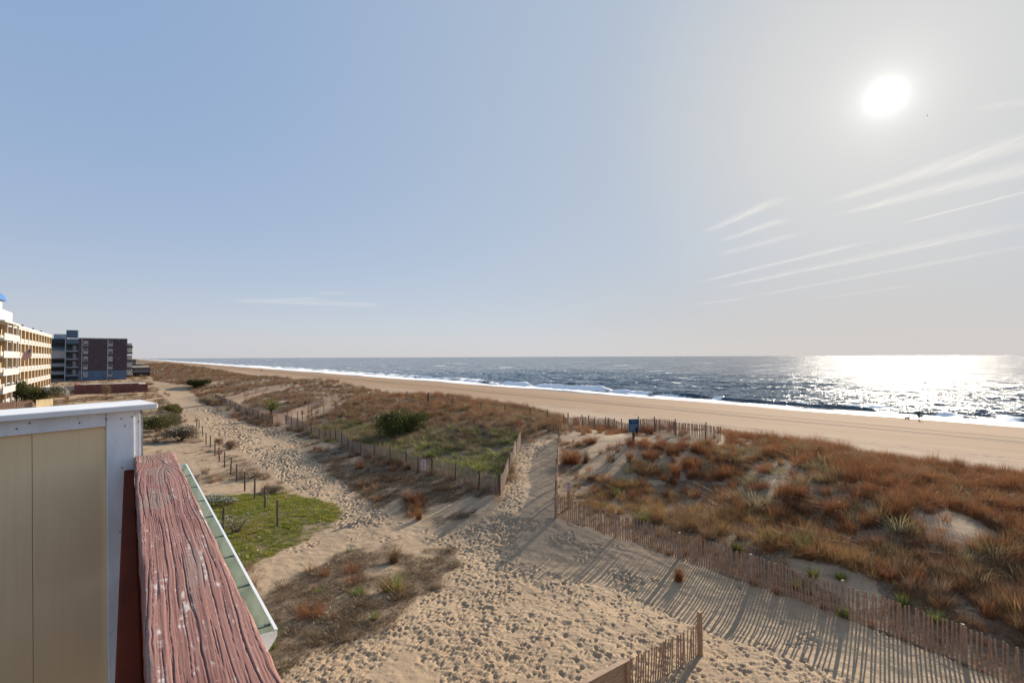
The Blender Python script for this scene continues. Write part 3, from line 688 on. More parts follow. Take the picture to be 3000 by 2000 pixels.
# ---- the partition at the end of the balcony
DECK = 8.48
pt = empty('partition_wall', (-1.715, 2.376, DECK), 'tan sided balcony partition with white trim boards and white cap', 'wall', rz=math.radians(48))
pt.rotation_euler[1] = -.022
ztop = 9.764 - DECK
def pbox(name, a, b, mat, bev=.002): return MB().box(a, b).build(name, mat, pt, bevel=bev)
x = -.101
for i in range(8):
    pbox('siding_panel', (x - .2395, .014 + .0012 * (i % 2), 0), (x - .0006, .05, ztop - .006), SIDE, .0008); x -= .2405
pbox('backing', (-2.03, .052, 0), (-.02, .19, ztop - .004), T1, 0)
pbox('corner_trim', (-.101, -.004, 0), (-.0, .046, ztop - .002), WHT2)
pbox('top_trim', (-2.03, -.002, ztop - .062), (-.103, .012, ztop - .002), WHT2)
pbox('side_trim', (.002, .004, 0), (.024, .19, ztop - .003), WHT2)
pbox('edge_flashing', (.026, .012, 0), (.036, .185, ztop - .003), GREYT, 0)
pbox('cap_board', (-2.05, -.045, ztop), (.082, .262, ztop + .026), WHT, .004)
pinv = (Matrix.Translation(pt.location) @ pt.rotation_euler.to_matrix().to_4x4()).inverted()
for (cx_, cy_) in ((160, 165), (90, 195), (430, 163), (575, 143), (655, 140), (712, 130), (675, 178), (748, 156), (660, 405), (648, 750), (656, 1200)):
    px, py = cx_ * .5423 / 1.2755, (1150 + cy_ * .5423) / 1.2755
    o_ = pinv @ Vector((0, 0, CAM_Z)); d_ = pinv.to_3x3() @ Vector(ray(px, py)); s_ = (-.0045 - o_.y) / d_.y; p_ = o_ + d_ * s_
    MB().tube([(p_.x, p_.y + .003, p_.z), (p_.x, p_.y - .0006, p_.z)], .0032, 8).build('nail_head', NAILM, pt)

# ---- the rail: one thick weathered plank on a board
def uwroot(name, w, u, z, *a): 
    x_, y_ = xy(u, w); return empty(name, (x_, y_, z), *a, rz=TH), (w, u, z)
rail, ro = uwroot('balcony_rail', .1, 1.2, DECK, 'weathered red balcony rail with cracked top plank and worn paint', 'railing')
W0, W1_, U0, U1_ = .027, .180, -.7, 2.945
nw, nu = 150, 900
aw = np.linspace(0, 1, nw); au = np.linspace(0, 1, nu); A, B = np.meshgrid(aw, au, indexing='ij')
wv0 = W0 + (W1_ - W0) * A; uv0 = U0 + (U1_ - U0) * B
knot = np.hypot((wv0 - .125) / .05, (uv0 - 2.70) / .16)
sw_ = wv0 + .030 * np.exp(-knot ** 2) * np.sign(wv0 - .125) + .018 * fbm(uv0 / .5, wv0 / .12, 3, 201) - .012 * uv0 + .055 * np.exp(-((uv0 - 2.9) / .30) ** 2) * (wv0 - .1) / .08
grain = fbm(sw_ / .0062, uv0 / .55, 3, 205, .6); g2_ = fbm(sw_ / .0022, uv0 / .22, 2, 207)
def lines_(sp, seed, wd, lo, hi):
    ph = sw_ / sp + 1.5 * fbm(sw_ / .05, uv0 / .7, 2, seed) + .25 * fbm(sw_ / .012, uv0 / .09, 2, seed + 1); k_ = np.floor(ph)
    w_ = wd * (.35 + 1.1 * vnoise(k_ * 3.7, uv0 / .22, seed + 2))
    return np.clip(1 - np.abs(ph - k_ - .5) / w_, 0, 1) * ss(vnoise(k_ * 5.3, uv0 / .33, seed + 3) * .6 + vnoise(k_ * 2.9, uv0 / .11, seed + 4) * .4, lo, hi)
crk = np.maximum(np.maximum(lines_(.0165, 231, .085, .42, .58), lines_(.0082, 241, .10, .44, .62) * .75), lines_(.0046, 251, .16, .45, .7) * .42)
edge = np.minimum(A, 1 - A) * (W1_ - W0); rnd = np.clip(1 - edge / .007, 0, 1) ** 2 * .005
ztop_ = 9.55 - rnd - .0028 * crk + .0010 * (grain - .5) + .0008 * (g2_ - .5)
wv1 = wv0 + (A - .5) * .010 * (fbm(uv0 / .06, uv0 * 0 + 1.7, 3, 217) - .5) * (np.abs(A - .5) > .40)
uv1 = uv0 + np.where(B > .995, (fbm(wv0 / .02, wv0 * 0, 2, 219) - .5) * .012, 0)
Vt = np.stack([wv1 - ro[0], uv1 - ro[1], ztop_ - ro[2]], -1)
rows = [Vt]
Vl = np.stack([wv1, uv1, np.where(True, 9.545 - .044, 0) + 0 * A], -1) - np.array(ro)
top = Vt.reshape(-1, 3); ids = np.arange(nw * nu).reshape(nw, nu)
fc = [np.stack([ids[:-1, :-1], ids[1:, :-1], ids[1:, 1:], ids[:-1, 1:]], -1).reshape(-1, 4)]
per = np.concatenate([ids[0, :], ids[1:, -1], ids[-1, -2::-1], ids[-2:0:-1, 0]])
low1 = top[per].copy(); cen = np.array([.1 - ro[0], 1.1 - ro[1]])
mid_ = top[per].copy(); mid_[:, 2] = 9.530 - ro[2]; low1[:, 2] = 9.506 - ro[2]
off = len(top); k = len(per); mi = off + np.arange(k); lo_ = off + k + np.arange(k)
for a_, b_ in ((per, mi), (mi, lo_)): fc.append(np.stack([a_, np.roll(a_, -1), np.roll(b_, -1), b_], -1))
me = mesh_from('top_plank', np.concatenate([top, mid_, low1]), np.concatenate(fc))
attr(me, 'crack', np.concatenate([crk.ravel(), np.zeros(2 * k)]))
worn = np.maximum(ss(fbm(sw_ / .008, uv0 / .085, 4, 221), .61, .72) * ss(fbm(wv0 / .05, uv0 / .28, 2, 223), .52, .68), ss(fbm(sw_ / .005, uv0 / .03, 3, 227), .74, .80) * .6)
grey_ = ss(fbm(wv0 / .06, uv0 / .35, 3, 225), .45, .62)
attr(me, 'worn', np.concatenate([worn.ravel(), np.zeros(2 * k)])); attr(me, 'grey', np.concatenate([grey_.ravel(), np.zeros(2 * k)])); attr(me, 'grain', np.concatenate([grain.ravel(), np.full(2 * k, .4)]))
rm, N = newmat('weathered_red_paint'); tc = N.n('ShaderNodeTexCoord').outputs['Object']
v = N.n('ShaderNodeMapping', i_Vector=tc, i_Scale=(1, .09, 1)).outputs[0]
fn_ = N.noise(v, 260, 4, .65); fs = N.noise(tc, 40, 4, .65); fl = N.noise(tc, 9, 3)
at_ = lambda nm: N.n('ShaderNodeAttribute', attribute_name=nm).outputs['Fac']
c = N.mix(N.sstep(at_('grain'), .32, .68), (.185, .072, .055), (.31, .14, .106))
c = N.mix(N.sstep(fl, .35, .7, 0, .5), c, (.30, .155, .125))
c = N.mix(N.math('MULTIPLY', at_('grey'), N.sstep(fn_, .36, .62, .15, .85)), c, (.25, .185, .15))
c = N.mix(N.math('MULTIPLY', at_('worn'), N.sstep(fs, .42, .58)), c, (.56, .49, .45))
c = N.mix(N.sstep(N.noise(tc, 140, 2, .5), .66, .76, 0, .5), c, (.46, .36, .32))
c = N.mix(N.math('MULTIPLY', at_('crack'), .92), c, (.028, .014, .012))
b = N.n('ShaderNodeBsdfPrincipled', i_Base_Color=c, i_Roughness=.72, i_Normal=bump(N, N.math('ADD', fn_, N.math('MULTIPLY', fs, .5)), .45, .0016)); finish(N, b)
link('top_plank', me, rm, rail)
def rbox(name, a, b, mat, par, o, bev=.004): return MB(o).box(a, b).build(name, mat, par, bevel=bev)
rbox('side_board', (-.010, -.7, 9.06), (.026, 2.90, 9.498), REDB, rail, ro)
rbox('outer_board', (.142, -.7, 9.30), (.176, 2.93, 9.498), REDB, rail, ro)
rbox('lower_board', (-.012, -.7, 8.60), (.024, 2.90, 9.02), REDB, rail, ro)
for uu in (2.80, 1.0, -.5): rbox('post', (.030, uu, DECK), (.118, uu + .09, 9.50), REDB, rail, ro)

# ---- gutter beyond the rail
gt, go_ = uwroot('roof_gutter', .6, 5.8, 8.36, 'white roof gutter with green inside running along below the rail', 'gutter')
GL, GR, GU0, GU1, GZ = .545, .678, 3.08, 8.62, 8.50
def profile(u):   # K shaped: back, bottom, ogee front, lip
    return [(GL, u, GZ), (GL, u, GZ - .115), (GL + .075, u, GZ - .115), (GL + .095, u, GZ - .085), (GR - .012, u, GZ - .050), (GR, u, GZ - .030), (GR, u, GZ)]
inn = [(GL + .004, GZ), (GL + .004, GZ - .108), (GL + .070, GZ - .108), (GL + .090, GZ - .082), (GR - .018, GZ - .048), (GR - .007, GZ - .028), (GR - .007, GZ)]
m = MB(go_); vs = profile(GU0) + profile(GU1); m.add(vs, [(i, i + 1, i + 8, i + 7) for i in range(6)]); m.build('outside', GUTW, gt)
m = MB(go_); vs = [(a, GU0, z_) for a, z_ in inn] + [(a, GU1, z_) for a, z_ in inn]; m.add(vs, [(i, i + 7, i + 8, i + 1) for i in range(6)]); m.build('trough', GREENG, gt)
MB(go_).box((GR - .013, GU0, GZ), (GR + .003, GU1, GZ + .006)).build('lip', GUTW, gt)
MB(go_).box((GL - .003, GU0, GZ), (GL + .007, GU1, GZ + .004)).build('back_lip', GUTW, gt)
for ue, s_ in ((GU0, -1), (GU1, 1)):
    m = MB(go_); p = profile(ue) ; q = profile(ue + s_ * .003); m.add(p + q, [tuple(range(7)), tuple(range(13, 6, -1))] + [(i, i + 1, i + 8, i + 7) for i in range(6)] + [(6, 0, 7, 13)]); m.build('end_cap', GUTW, gt)
for yy in (6.66, 6.08, 5.5, 4.95, 4.41, 3.97, 3.47, 2.96):
    x_ = (GR - .6 * yy) / .8; u_ = x_ * CD[0] + yy * CD[1]
    MB(go_).box((GL + .006, u_ - .010, GZ - .016), (GR - .012, u_ + .010, GZ - .008)).build('strap', STRAP, gt)

# ---- the house that carries balcony and gutter (below and behind the camera)
hs, ho = uwroot('beach_house', -3, 0, 0, 'tan beach house below the balcony, seen only by its gutter edge', 'house')
MB(ho).box((-9, -7, -.3), (.42, 8.55, 8.28)).build('wall', T1, hs)
MB(ho).box((.425, -7, 8.285), (.535, 8.6, 8.475)).build('fascia', WHT2, hs)
for i in range(44):
    MB(ho).box((-5.9 + i * .145, -1.5, 8.44), (-5.9 + i * .145 + .138, 8.5, DECK)).build('deck_board', DECKM, hs)
# ---------------------------------------------------------------- fences
def slat_mesh(i, h):
    w_, t = random.uniform(.050, .062), .012; dz = random.uniform(-.04, .04); sk = random.uniform(-.012, .012)
    m = MB(); m.hexa([(-w_ / 2, -t / 2, -.25), (w_ / 2, -t / 2, -.25), (w_ / 2, t / 2, -.25), (-w_ / 2, t / 2, -.25)],
                     [(-w_ / 2 + sk, -t / 2, h + dz), (w_ / 2 + sk, -t / 2, h + dz - .004), (w_ / 2 + sk, t / 2, h + dz - .004), (-w_ / 2 + sk, t / 2, h + dz)])
    me = bpy.data.meshes.new('slat'); me.from_pydata(m.v, [], m.f); me.update(); return me
def along(pts, step):
    P = [Vector((p[0], p[1])) for p in pts]; out = []; carry = 0.0
    for a, b in zip(P[:-1], P[1:]):
        L = (b - a).length; d = (b - a) / max(L, 1e-6); s = carry
        while s < L: q = a + d * s; out.append((q.x, q.y, math.atan2(d.y, d.x))); s += step
        carry = s - L
    return out
def fence(name, label, group, pts, h=1.2, pitch=.088, single=True, post_step=3.0, post_h=1.3, post_r=.045, mat=None, pmat=None, lean=.03, round_post=True, limit=300, wires=(.18, .45, .75, 1.02)):
    mat = mat or PICK; pmat = pmat or POSTM
    z0 = hz1(*pts[0][:2]); root = empty(name, (pts[0][0], pts[0][1], z0), label, 'fence', group); O = Vector(root.location)
    S = along(pts, pitch); zs = height([s[0] for s in S], [s[1] for s in S])
    vars_ = [slat_mesh(i, h) for i in range(7)]
    for v_ in vars_: v_.materials.append(mat)
    sag = [0.05 * math.sin(i * .11) + .03 * math.sin(i * .043 + 1) for i in range(len(S))]
    rest = MB(O); cnt = 0
    sinks = [.10 * float(vnoise([i / 23.0], [z0 + 2.0])[0]) for i in range(len(S))]
    for i, (x, y, a) in enumerate(S):
        if random.random() < .012: continue
        if single and cnt < limit:
            o = bpy.data.objects.new('slat', random.choice(vars_)); COL.objects.link(o); o.parent = root
            o.location = (x - O.x, y - O.y, zs[i] - O.z - sinks[i]); o.rotation_euler = (random.gauss(sag[i] * .6, lean * .5), random.gauss(sag[i] * .4, lean), a + random.gauss(0, .10)); cnt += 1
        else:
            dx, dy = math.cos(a), math.sin(a); w_ = .022; t = .005; tl = random.gauss(0, lean) * h; zb, zt = zs[i] - .1, zs[i] + h - sinks[i] + random.uniform(-.04, .04)
            b4 = [(x - dx * w_ + dy * t, y - dy * w_ - dx * t, zb), (x + dx * w_ + dy * t, y + dy * w_ - dx * t, zb), (x + dx * w_ - dy * t, y + dy * w_ + dx * t, zb), (x - dx * w_ - dy * t, y - dy * w_ + dx * t, zb)]
            rest.hexa(b4, [(p[0] + dx * tl, p[1] + dy * tl, zt) for p in b4])
    if rest.v: tag(rest.build('slats', mat, root), kind='stuff')
    for wz in wires:
        if wz > h: continue
        step = max(1, len(S) // 60); pp = [(S[i][0], S[i][1], zs[i] + wz * h / 1.2 - sinks[i]) for i in range(0, len(S), step)]
        if len(pp) > 1: MB(O).tube(pp, .0045, 4).build('wire', WIRE, root)
    if post_step:
        pm = None
        for k_, (x, y, a) in enumerate(along(pts, post_step)):
            z_ = hz1(x, y); ph = post_h * random.uniform(.94, 1.06); nx, ny = -math.sin(a) * .035, math.cos(a) * .035
            o = MB((0, 0, 0))
            if round_post: o.tube([(0, 0, -.4), (0, 0, ph * .5), (random.gauss(0, .015), random.gauss(0, .015), ph)], [post_r * 1.05, post_r, post_r * .9], 8)
            else: o.box((-post_r, -post_r, -.4), (post_r, post_r, ph))
            q = o.build('post', pmat, root, smooth=False); q.location = (x + nx - O.x, y + ny - O.y, z_ - O.z); q.rotation_euler = (random.gauss(0, .02), random.gauss(0, .02), a)
    return root
H = lambda px, py: tuple(hit(px, py))
FG = 'slatted sand fences on the dunes'
pA = [H(1277, 1190), H(1330, 1203), H(1420, 1236), H(1469, 1245), H(1596, 1293), H(1752, 1349), H(1935, 1416), H(2070, 1463), H(2170, 1503), H(2260, 1541), H(2420, 1610)]
fence('sand_fence', 'weathered brown sand fence along the top of the shaded sand bank', FG, pA, 1.22, .122, True, 3.4, 1.28, .06, PICK, PICKG)
fence('sand_fence', 'sand fence seen end on, right side of the crossing path to the beach', FG, [H(1277, 1189), H(1279, 1130), H(1281, 1080), H(1284, 1030), H(1286, 1004)], 1.22, .115, True, 2.4, 1.3, .045, PICK)
fence('sand_fence', 'grey sand fence on the left side of the crossing path, seen at a slant', FG, [H(1150, 1136), H(1165, 1098), H(1182, 1055), H(1196, 1022)], 1.25, .105, True, 2.5, 1.3, .05, PICKG)
fence('sand_fence', 'long brown sand fence between main path and the green dune hollow', FG, [H(1147, 1137), H(1080, 1112), H(1000, 1092), H(930, 1070), H(860, 1052), H(800, 1034), H(740, 1010), H(690, 987), H(654, 972)], 1.22, .11, True, 2.6, 1.35, .05, PICKG)
fence('sand_fence', 'pale sand fence along the second crossing path behind the spiky plant', FG, [H(627, 975), H(665, 962), H(705, 946), H(745, 930), H(776, 919)], 1.25, .088, True, 3.2, 1.35, .05, PICKG)
fence('sand_fence', 'low sand fence beside the main path, left of the spiky plant', FG, [H(622, 971), H(590, 958), H(555, 947), H(520, 930), H(494, 916)], 1.2, .09, True, 3.0, 1.3, .05, PICKG, limit=200)
fence('sand_fence', 'farthest pale sand fence climbing the dune at the third crossing', FG, [H(516, 926), H(560, 912), H(610, 898), H(655, 890)], 1.2, .12, False, 4.0, 1.3, .05, PICKG)
fence('sand_fence', 'dark sand fence at the dune front behind the blue sign', FG, [H(1296, 985), H(1340, 984), H(1400, 985), H(1470, 992), H(1560, 1002), H(1660, 1012)], 1.2, .095, True, 2.6, 1.4, .055, PICK)
fence('sand_fence', 'short dark sand fence by the green shrubs left of the path', FG, [H(391, 962), H(404, 967), H(416, 975)], 1.3, .10, True, 0, 1.3, .05, PICKG)
# wire strand with posts along the front of the dunes
def posts_line(name, label, cat, bases, hgt, r, strands, mat, smat, sr=.006, sag=.06, group=None):
    b0 = bases[0]; root = empty(name, b0, label, cat, group); O = Vector(b0); tops = []
    for i, p in enumerate(bases):
        hh = (hgt[i] if isinstance(hgt, (list, tuple)) else hgt); lx, ly = random.gauss(0, .02) * hh, random.gauss(0, .02) * hh
        q = MB().tube([(0, 0, -.4), (lx * .5, ly * .5, hh * .55), (lx, ly, hh - .02), (lx, ly, hh)], [r * 1.05, r, r * .93, r * .7], 9).build('post', mat, root); q.location = Vector(p) - O
        tops.append(Vector(p) + Vector((lx, ly, hh)))
    for fz, rr in strands:
        for a, b in zip(tops[:-1], tops[1:]):
            ha = a - Vector((0, 0, fz)); hb = b - Vector((0, 0, fz)); sg = sag * random.uniform(.5, 1.6)
            MB(O).tube([ha.lerp(hb, t) - Vector((0, 0, sg * 4 * t * (1 - t))) for t in np.linspace(0, 1, 7)], rr, 4).build('rope', smat, root)
    return root
fp = [H(x, y) for x, y in ((935, 915), (985, 929), (1040, 936), (1105, 947), (1160, 953), (1218, 962), (1258, 968), (1305, 975), (1352, 979), (1399, 985))]
posts_line('post_and_wire_fence', 'line of dark posts with a wire along the dune front by the beach', 'fence', fp, 1.25, .06, [(.12, .012)], POSTM, WIRE, sag=.02)
rb = [(637.2, 1207), (609.2, 1166), (584.8, 1145), (562.2, 1127), (544.4, 1105), (529.8, 1089), (516, 1073), (504, 1060), (493.8, 1046), (483, 1028), (473.7, 1020), (466, 1002), (457, 984), (452, 980)]
posts_line('post_and_rope_fence', 'curving row of dark round posts with slack rope beside the main path', 'fence', [H(*p) for p in rb], [1.52, 1.45, 1.5, 1.45, 1.42, 1.42, 1.4, 1.4, 1.4, 1.35, 1.3, 1.3, 1.2, 1.2], .062, [(.22, .007), (.55, .006)], POSTM, ROPE, sag=.16)
posts_line('post_and_rail_fence', 'dark posts at the right edge of the second crossing path', 'fence', [H(x, y) for x, y in ((684, 966), (694, 963), (716, 957), (744, 950), (770, 941), (800, 932), (832, 926))], 1.35, .055, [(.2, .006)], POSTM, WIRE)
lp = H(513, 1217); o = MB(lp).tube([(lp[0], lp[1], lp[2] - .3), (lp[0], lp[1], lp[2] + .8), (lp[0] + .02, lp[1], lp[2] + 1.35)], [.085, .08, .075], 9).build('wooden_post', POSTM); o.location = lp
tag(o, 'lone grey post standing in the ice plant next to a twiggy bush', 'post')
gp_ = H(984, 931); o = MB(gp_).tube([(gp_[0], gp_[1], gp_[2] - .3), (gp_[0], gp_[1], gp_[2] + 1.3), (gp_[0], gp_[1], gp_[2] + 1.75)], [.16, .15, .12], 9).build('dune_post', POSTM); o.location = gp_
tag(o, 'thick dark post standing alone on the dune crest before the beach', 'post')

# ---- boarded fence end and its short sand fence at the foot of the picture
e0, e1, e2 = H(1447, 1596), H(1608, 1502), H(1300, 1690)
e1 = np.array(e1); e0 = np.array(e0)
fence('sand_fence', 'short sand fence beside the square post, its slats half buried in shade', FG, [tuple(e0 + (e1 - e0) * t) for t in (0.0, .5, .97)], 1.12, .118, True, 0, 1.3, .05, PICK, wires=(.3, .9))
o = MB().box((-.065, -.065, -.5), (.065, .065, 1.42)).build('square_post', POSTN, bevel=.008); o.location = e1; o.rotation_euler = (0, 0, .4)
tag(o, 'square tan wooden post standing at the end of the short sand fence', 'post')
dv = (e0 - e1); dv[2] = 0; dv /= np.linalg.norm(dv); Lb = 5.2; s0 = e0 + dv * .08
zb = hz1(*s0[:2]); wallr = empty('board_fence', (s0[0], s0[1], zb), 'low tan plank wall with a flat cap board at the bottom edge', 'fence', rz=math.atan2(dv[1], dv[0]))
for i in range(6): MB().box((0, -.02, -.35 + i * .235), (Lb, .02, -.35 + i * .235 + .228)).build('plank', PLANK, wallr, bevel=.004)
MB().box((-.02, -.085, 1.062), (Lb, .085, 1.10)).build('cap_board', PLANK, wallr, bevel=.005)
for xx in (.06, 2.4, 4.8): MB().box((xx, .024, -.5), (xx + .09, .11, 1.058)).build('post', PLANK, wallr)
# ---------------------------------------------------------------- buildings far down the shore (local axes: x seaward, y along the coast)
HYELP = plain('pale_yellow_stucco', (.62, .50, .33), .8, .1, .6, bmp=.05); HYEL = plain('warm_yellow_stucco', (.62, .43, .23), .8, .1, .6, bmp=.05); HWHT = plain('cream_white_stucco', (.60, .57, .52), .75, .07, .6, bmp=.05)
HRAIL = plain('pale_balcony_panel', (.50, .475, .47), .6, .1, 1.2, bmp=.05); HBACK = plain('ochre_wall', (.54, .39, .23), .8, .15, .8, bmp=.05)
HGLASS = plain('dark_door_glass', (.05, .055, .06), .12, .3, .8, bmp=.02, spec=.6); HCURT = plain('pale_curtain', (.60, .56, .50), .8, .1, 1, bmp=.05)
BLUER = plain('blue_metal_roof', (.05, .17, .46), .45, .1, 1, bmp=.05); PURP = plain('dark_plum_shingle', (.085, .064, .078), .85, .22, 1.2, bmp=.3, dist=.02)
PURP2 = plain('dark_plum_shingle_row', (.097, .072, .084), .85, .22, 1.2, bmp=.3, dist=.02); STEEL = plain('blue_grey_cladding', (.105, .16, .24), .75, .12, .8, bmp=.1)
TEAL = plain('slate_blue_cladding', (.09, .145, .195), .75, .12, .8, bmp=.1); GRYW = plain('grey_white_trim', (.42, .43, .45), .7, .12, 1, bmp=.05)
DARKO = plain('dark_opening', (.04, .043, .05), .5, .3, .8, bmp=.03); CREAM = plain('cream_panel', (.50, .45, .39), .75, .1, 1, bmp=.05)
MAROON = plain('maroon_boards', (.155, .062, .062), .85, .14, .8, (1, 1, .3), .2, .02); FARH = plain('grey_shingle_house', (.17, .16, .17), .85, .15, 1, bmp=.1)
LOUV = plain('window_blind', (.36, .37, .40), .7, .2, 2, bmp=.05)
def bx(par, o, name, a, b, mat): return MB(o).box(a, b).build(name, mat, par)

# long yellow hotel with a grid of balconies
W_F, BAY, FL, Z0 = -20.5, 5.85, 3.3, .45
u_end = 224.6; NB = 16; u_beg = u_end - NB * BAY; zt = Z0 + 5 * FL + .35
ht, o = uwroot('yellow_hotel', W_F, (u_beg + u_end) / 2, Z0, 'long yellow beach hotel with five floors of white railed balconies', 'hotel')
bx(ht, o, 'body', (W_F - 17, u_beg, Z0 - 1), (W_F - 1.72, u_end, zt - .1), HBACK)
bx(ht, o, 'roof_parapet', (W_F - 17.2, u_beg - .1, zt - .08), (W_F + .12, u_end + .1, zt + .42), HWHT)
bx(ht, o, 'end_wall', (W_F - 1.7, u_end - .01, Z0 - 1), (W_F + .1, u_end + .22, zt - .1), HYEL)
for f in range(6): bx(ht, o, 'floor_slab', (W_F - 1.70, u_beg, Z0 + f * FL - .13), (W_F + .14, u_end - .02, Z0 + f * FL + .13), HWHT)
for k in range(NB):
    u = u_beg + k * BAY
    bx(ht, o, 'divider', (W_F - 1.70, u - .34, Z0 + .14), (W_F - .02, u + .34, zt - .55), HYEL)
    bx(ht, o, 'pilaster', (W_F - .015, u - .34, Z0 + .14), (W_F + .10, u + .34, zt - .12), HYELP)
for f in range(5):
    z = Z0 + f * FL + .14
    for k in range(NB):
        u = u_beg + k * BAY
        rl = bx(ht, o, 'railing', (W_F - .06, u + .36, z + .12), (W_F - .005, u + BAY - .36, z + .98), HRAIL)
        dr = bx(ht, o, 'balcony_door', (W_F - 1.715, u + 1.2, z), (W_F - 1.66, u + 3.9, z + 2.25), HGLASS)
        s_ = random.uniform(.5, 1.8); bx(dr, (0, 0, 0), 'curtain', (W_F - 1.655 - o[0], u + 1.25 - o[1], z + .05 - o[2]), (W_F - 1.63 - o[0], u + 1.25 + s_ - o[1], z + 2.2 - o[2]), HCURT)
# projecting white balcony stack at the near end
for f in range(1, 6):
    z = Z0 + f * FL
    bx(ht, o, 'stack_slab', (W_F + .16, u_beg - 1, z - .16), (W_F + 2.3, 146.5, z + .16), HWHT)
    if f < 5:
        bx(ht, o, 'stack_panel', (W_F + 2.2, u_beg - 1, z + .18), (W_F + 2.3, 146.5, z + 1.1), HRAIL); bx(ht, o, 'stack_panel', (W_F + .2, 146.38, z + .18), (W_F + 2.18, 146.48, z + 1.1), HRAIL)
for u in (134, 140, 146.1): bx(ht, o, 'stack_column', (W_F + 1.9, u, Z0), (W_F + 2.15, u + .3, Z0 + 5 * FL - .2), HWHT)
bx(ht, o, 'tower_base', (W_F - 11, 136, zt + .43), (W_F - 1.5, 166, zt + 3.4), HWHT)
bx(ht, o, 'tower', (W_F - 10, 138, zt + 3.42), (W_F - 2.9, 163.5, zt + 6.0), HWHT)
bx(ht, o, 'tower_window', (W_F - 2.89, 150, zt + 4.0), (W_F - 2.84, 161, zt + 5.4), CREAM)
m = MB(o); n_ = 8; pr = [(W_F - 2.3 - 4.2 * (1 - math.cos(t)), zt + 5.9 + 2.9 * math.sin(t)) for t in np.linspace(0, math.pi, n_ + 1)]
vs = [(a, 137, b) for a, b in pr] + [(a, 164.5, b) for a, b in pr]; k = n_ + 1
m.add(vs, [(i, i + 1, k + i + 1, k + i) for i in range(n_)] + [tuple(range(k))[::-1], tuple(range(k, 2 * k)), (0, k, 2 * k - 1, k - 1)]); m.build('blue_barrel_roof', BLUER, ht)
for u in (152, 171, 188, 204): bx(ht, o, 'roof_vent', (W_F - .6, u, zt + .42), (W_F - .2, u + .4, zt + .95), DARKO)
# flag hanging from the hotel
FB, FR, FW = plain('flag_blue', (.03, .045, .13), .8), plain('flag_red', (.36, .03, .03), .8), plain('flag_white', (.62, .60, .58), .8)
fl, fo_ = uwroot('flag', W_F + .1, 160.5, 10.2, 'striped red white and blue flag on a slanted pole at the hotel', 'flag')
MB(fo_).tube([(W_F + .1, 160.5, 10.2), (W_F + 2.4, 159.4, 12.6)], .06, 6).build('pole', HWHT, fl)
def flagpt(s, t):  # s down the fly, t across the hoist
    b = Vector((W_F + 2.4, 159.4, 12.6)).lerp(Vector((W_F + 1.2, 159.95, 11.35)), t)
    return b + Vector((.25 * math.sin(3 * t + 2 * s), .18 * math.sin(5 * t + s * 2) - .25 * s, -2.3 * s))
for i in range(13):
    m = MB(fo_); t0, t1 = i / 13, (i + 1) / 13; s0_ = .42 if i < 7 else 0
    ss_ = np.linspace(s0_, 1, 9); vs = [flagpt(s, t) for s in ss_ for t in (t0, t1)]; m.add(vs, [(2 * j, 2 * j + 1, 2 * j + 3, 2 * j + 2) for j in range(8)]); m.build('stripe', FR if i % 2 == 0 else FW, fl)
m = MB(fo_); g = [flagpt(s, t) for s in np.linspace(0, .42, 6) for t in np.linspace(0, 7 / 13, 6)]; m.add(g, [(a * 6 + b, a * 6 + b + 1, a * 6 + b + 7, a * 6 + b + 6) for a in range(5) for b in range(5)]); cn = m.build('canton', FB, fl)
m = MB(fo_)
for a in range(5):
    for b in range(4):
        p = flagpt(.04 + .085 * a, .06 + .13 * b) + Vector((.02, -.04, 0)); m.box(p - Vector((.035, .012, .035)), p + Vector((.035, .012, .035)))
m.build('stars', FW, cn)

# dark apartment block, end wall towards us
US, WL, WR, ZB, ZT = 268.0, -16.2, -.7, .2, 18.0; ZS = 5.1
ap, o = uwroot('apartment_block', -8, US, ZB, 'dark plum five storey apartment block with blue ground band and two window columns', 'apartment block')
bx(ap, o, 'wall', (WL, US, ZS), (WR, US + 46, ZT), PURP); bx(ap, o, 'base_wall', (WL + .02, US + .03, ZB - 2), (WR - .02, US + 45.9, ZS - .01), STEEL)
for i in range(28):
    z = ZS + .05 + i * .46
    bx(ap, o, 'shingle_row', (WL + .02, US - .035, z), (WR - .02, US - .001, z + .44), PURP2 if i % 2 else PURP)
bx(ap, o, 'roof_coping', (WL - .1, US - .12, ZT + .002), (WR + .1, US + 46.1, ZT + .30), GRYW)
for wx in (-15.1, -7.0): MB(o).tube([(wx, US - .14, 1.2), (wx, US - .14, ZT - .1)], .13, 8).build('downpipe', GRYW, ap)
for wc in (-13.95, -6.1):
    for zc in (16.0, 12.9, 9.8, 6.6, 3.5):
        fr_ = MB(o)
        for a, b in (((wc - .72, US - .13, zc - 1.05), (wc + .72, US - .04, zc - .93)), ((wc - .72, US - .13, zc + .93), (wc + .72, US - .04, zc + 1.05)), ((wc - .72, US - .13, zc - .93), (wc - .60, US - .04, zc + .93)), ((wc + .60, US - .13, zc - .93), (wc + .72, US - .04, zc + .93)), ((wc - .6, US - .12, zc - .05), (wc + .6, US - .05, zc + .05))): fr_.box(a, b)
        fw = fr_.build('window', GRYW, ap)
        ru = random.random()
        MB(o).box((wc - .6, US - .07, zc + .05), (wc + .6, US - .041, zc + .93)).build('pane', LOUV if ru < .5 else HGLASS, fw); MB(o).box((wc - .6, US - .07, zc - .93), (wc + .6, US - .041, zc - .05)).build('pane', LOUV if ru > .35 else HGLASS, fw)
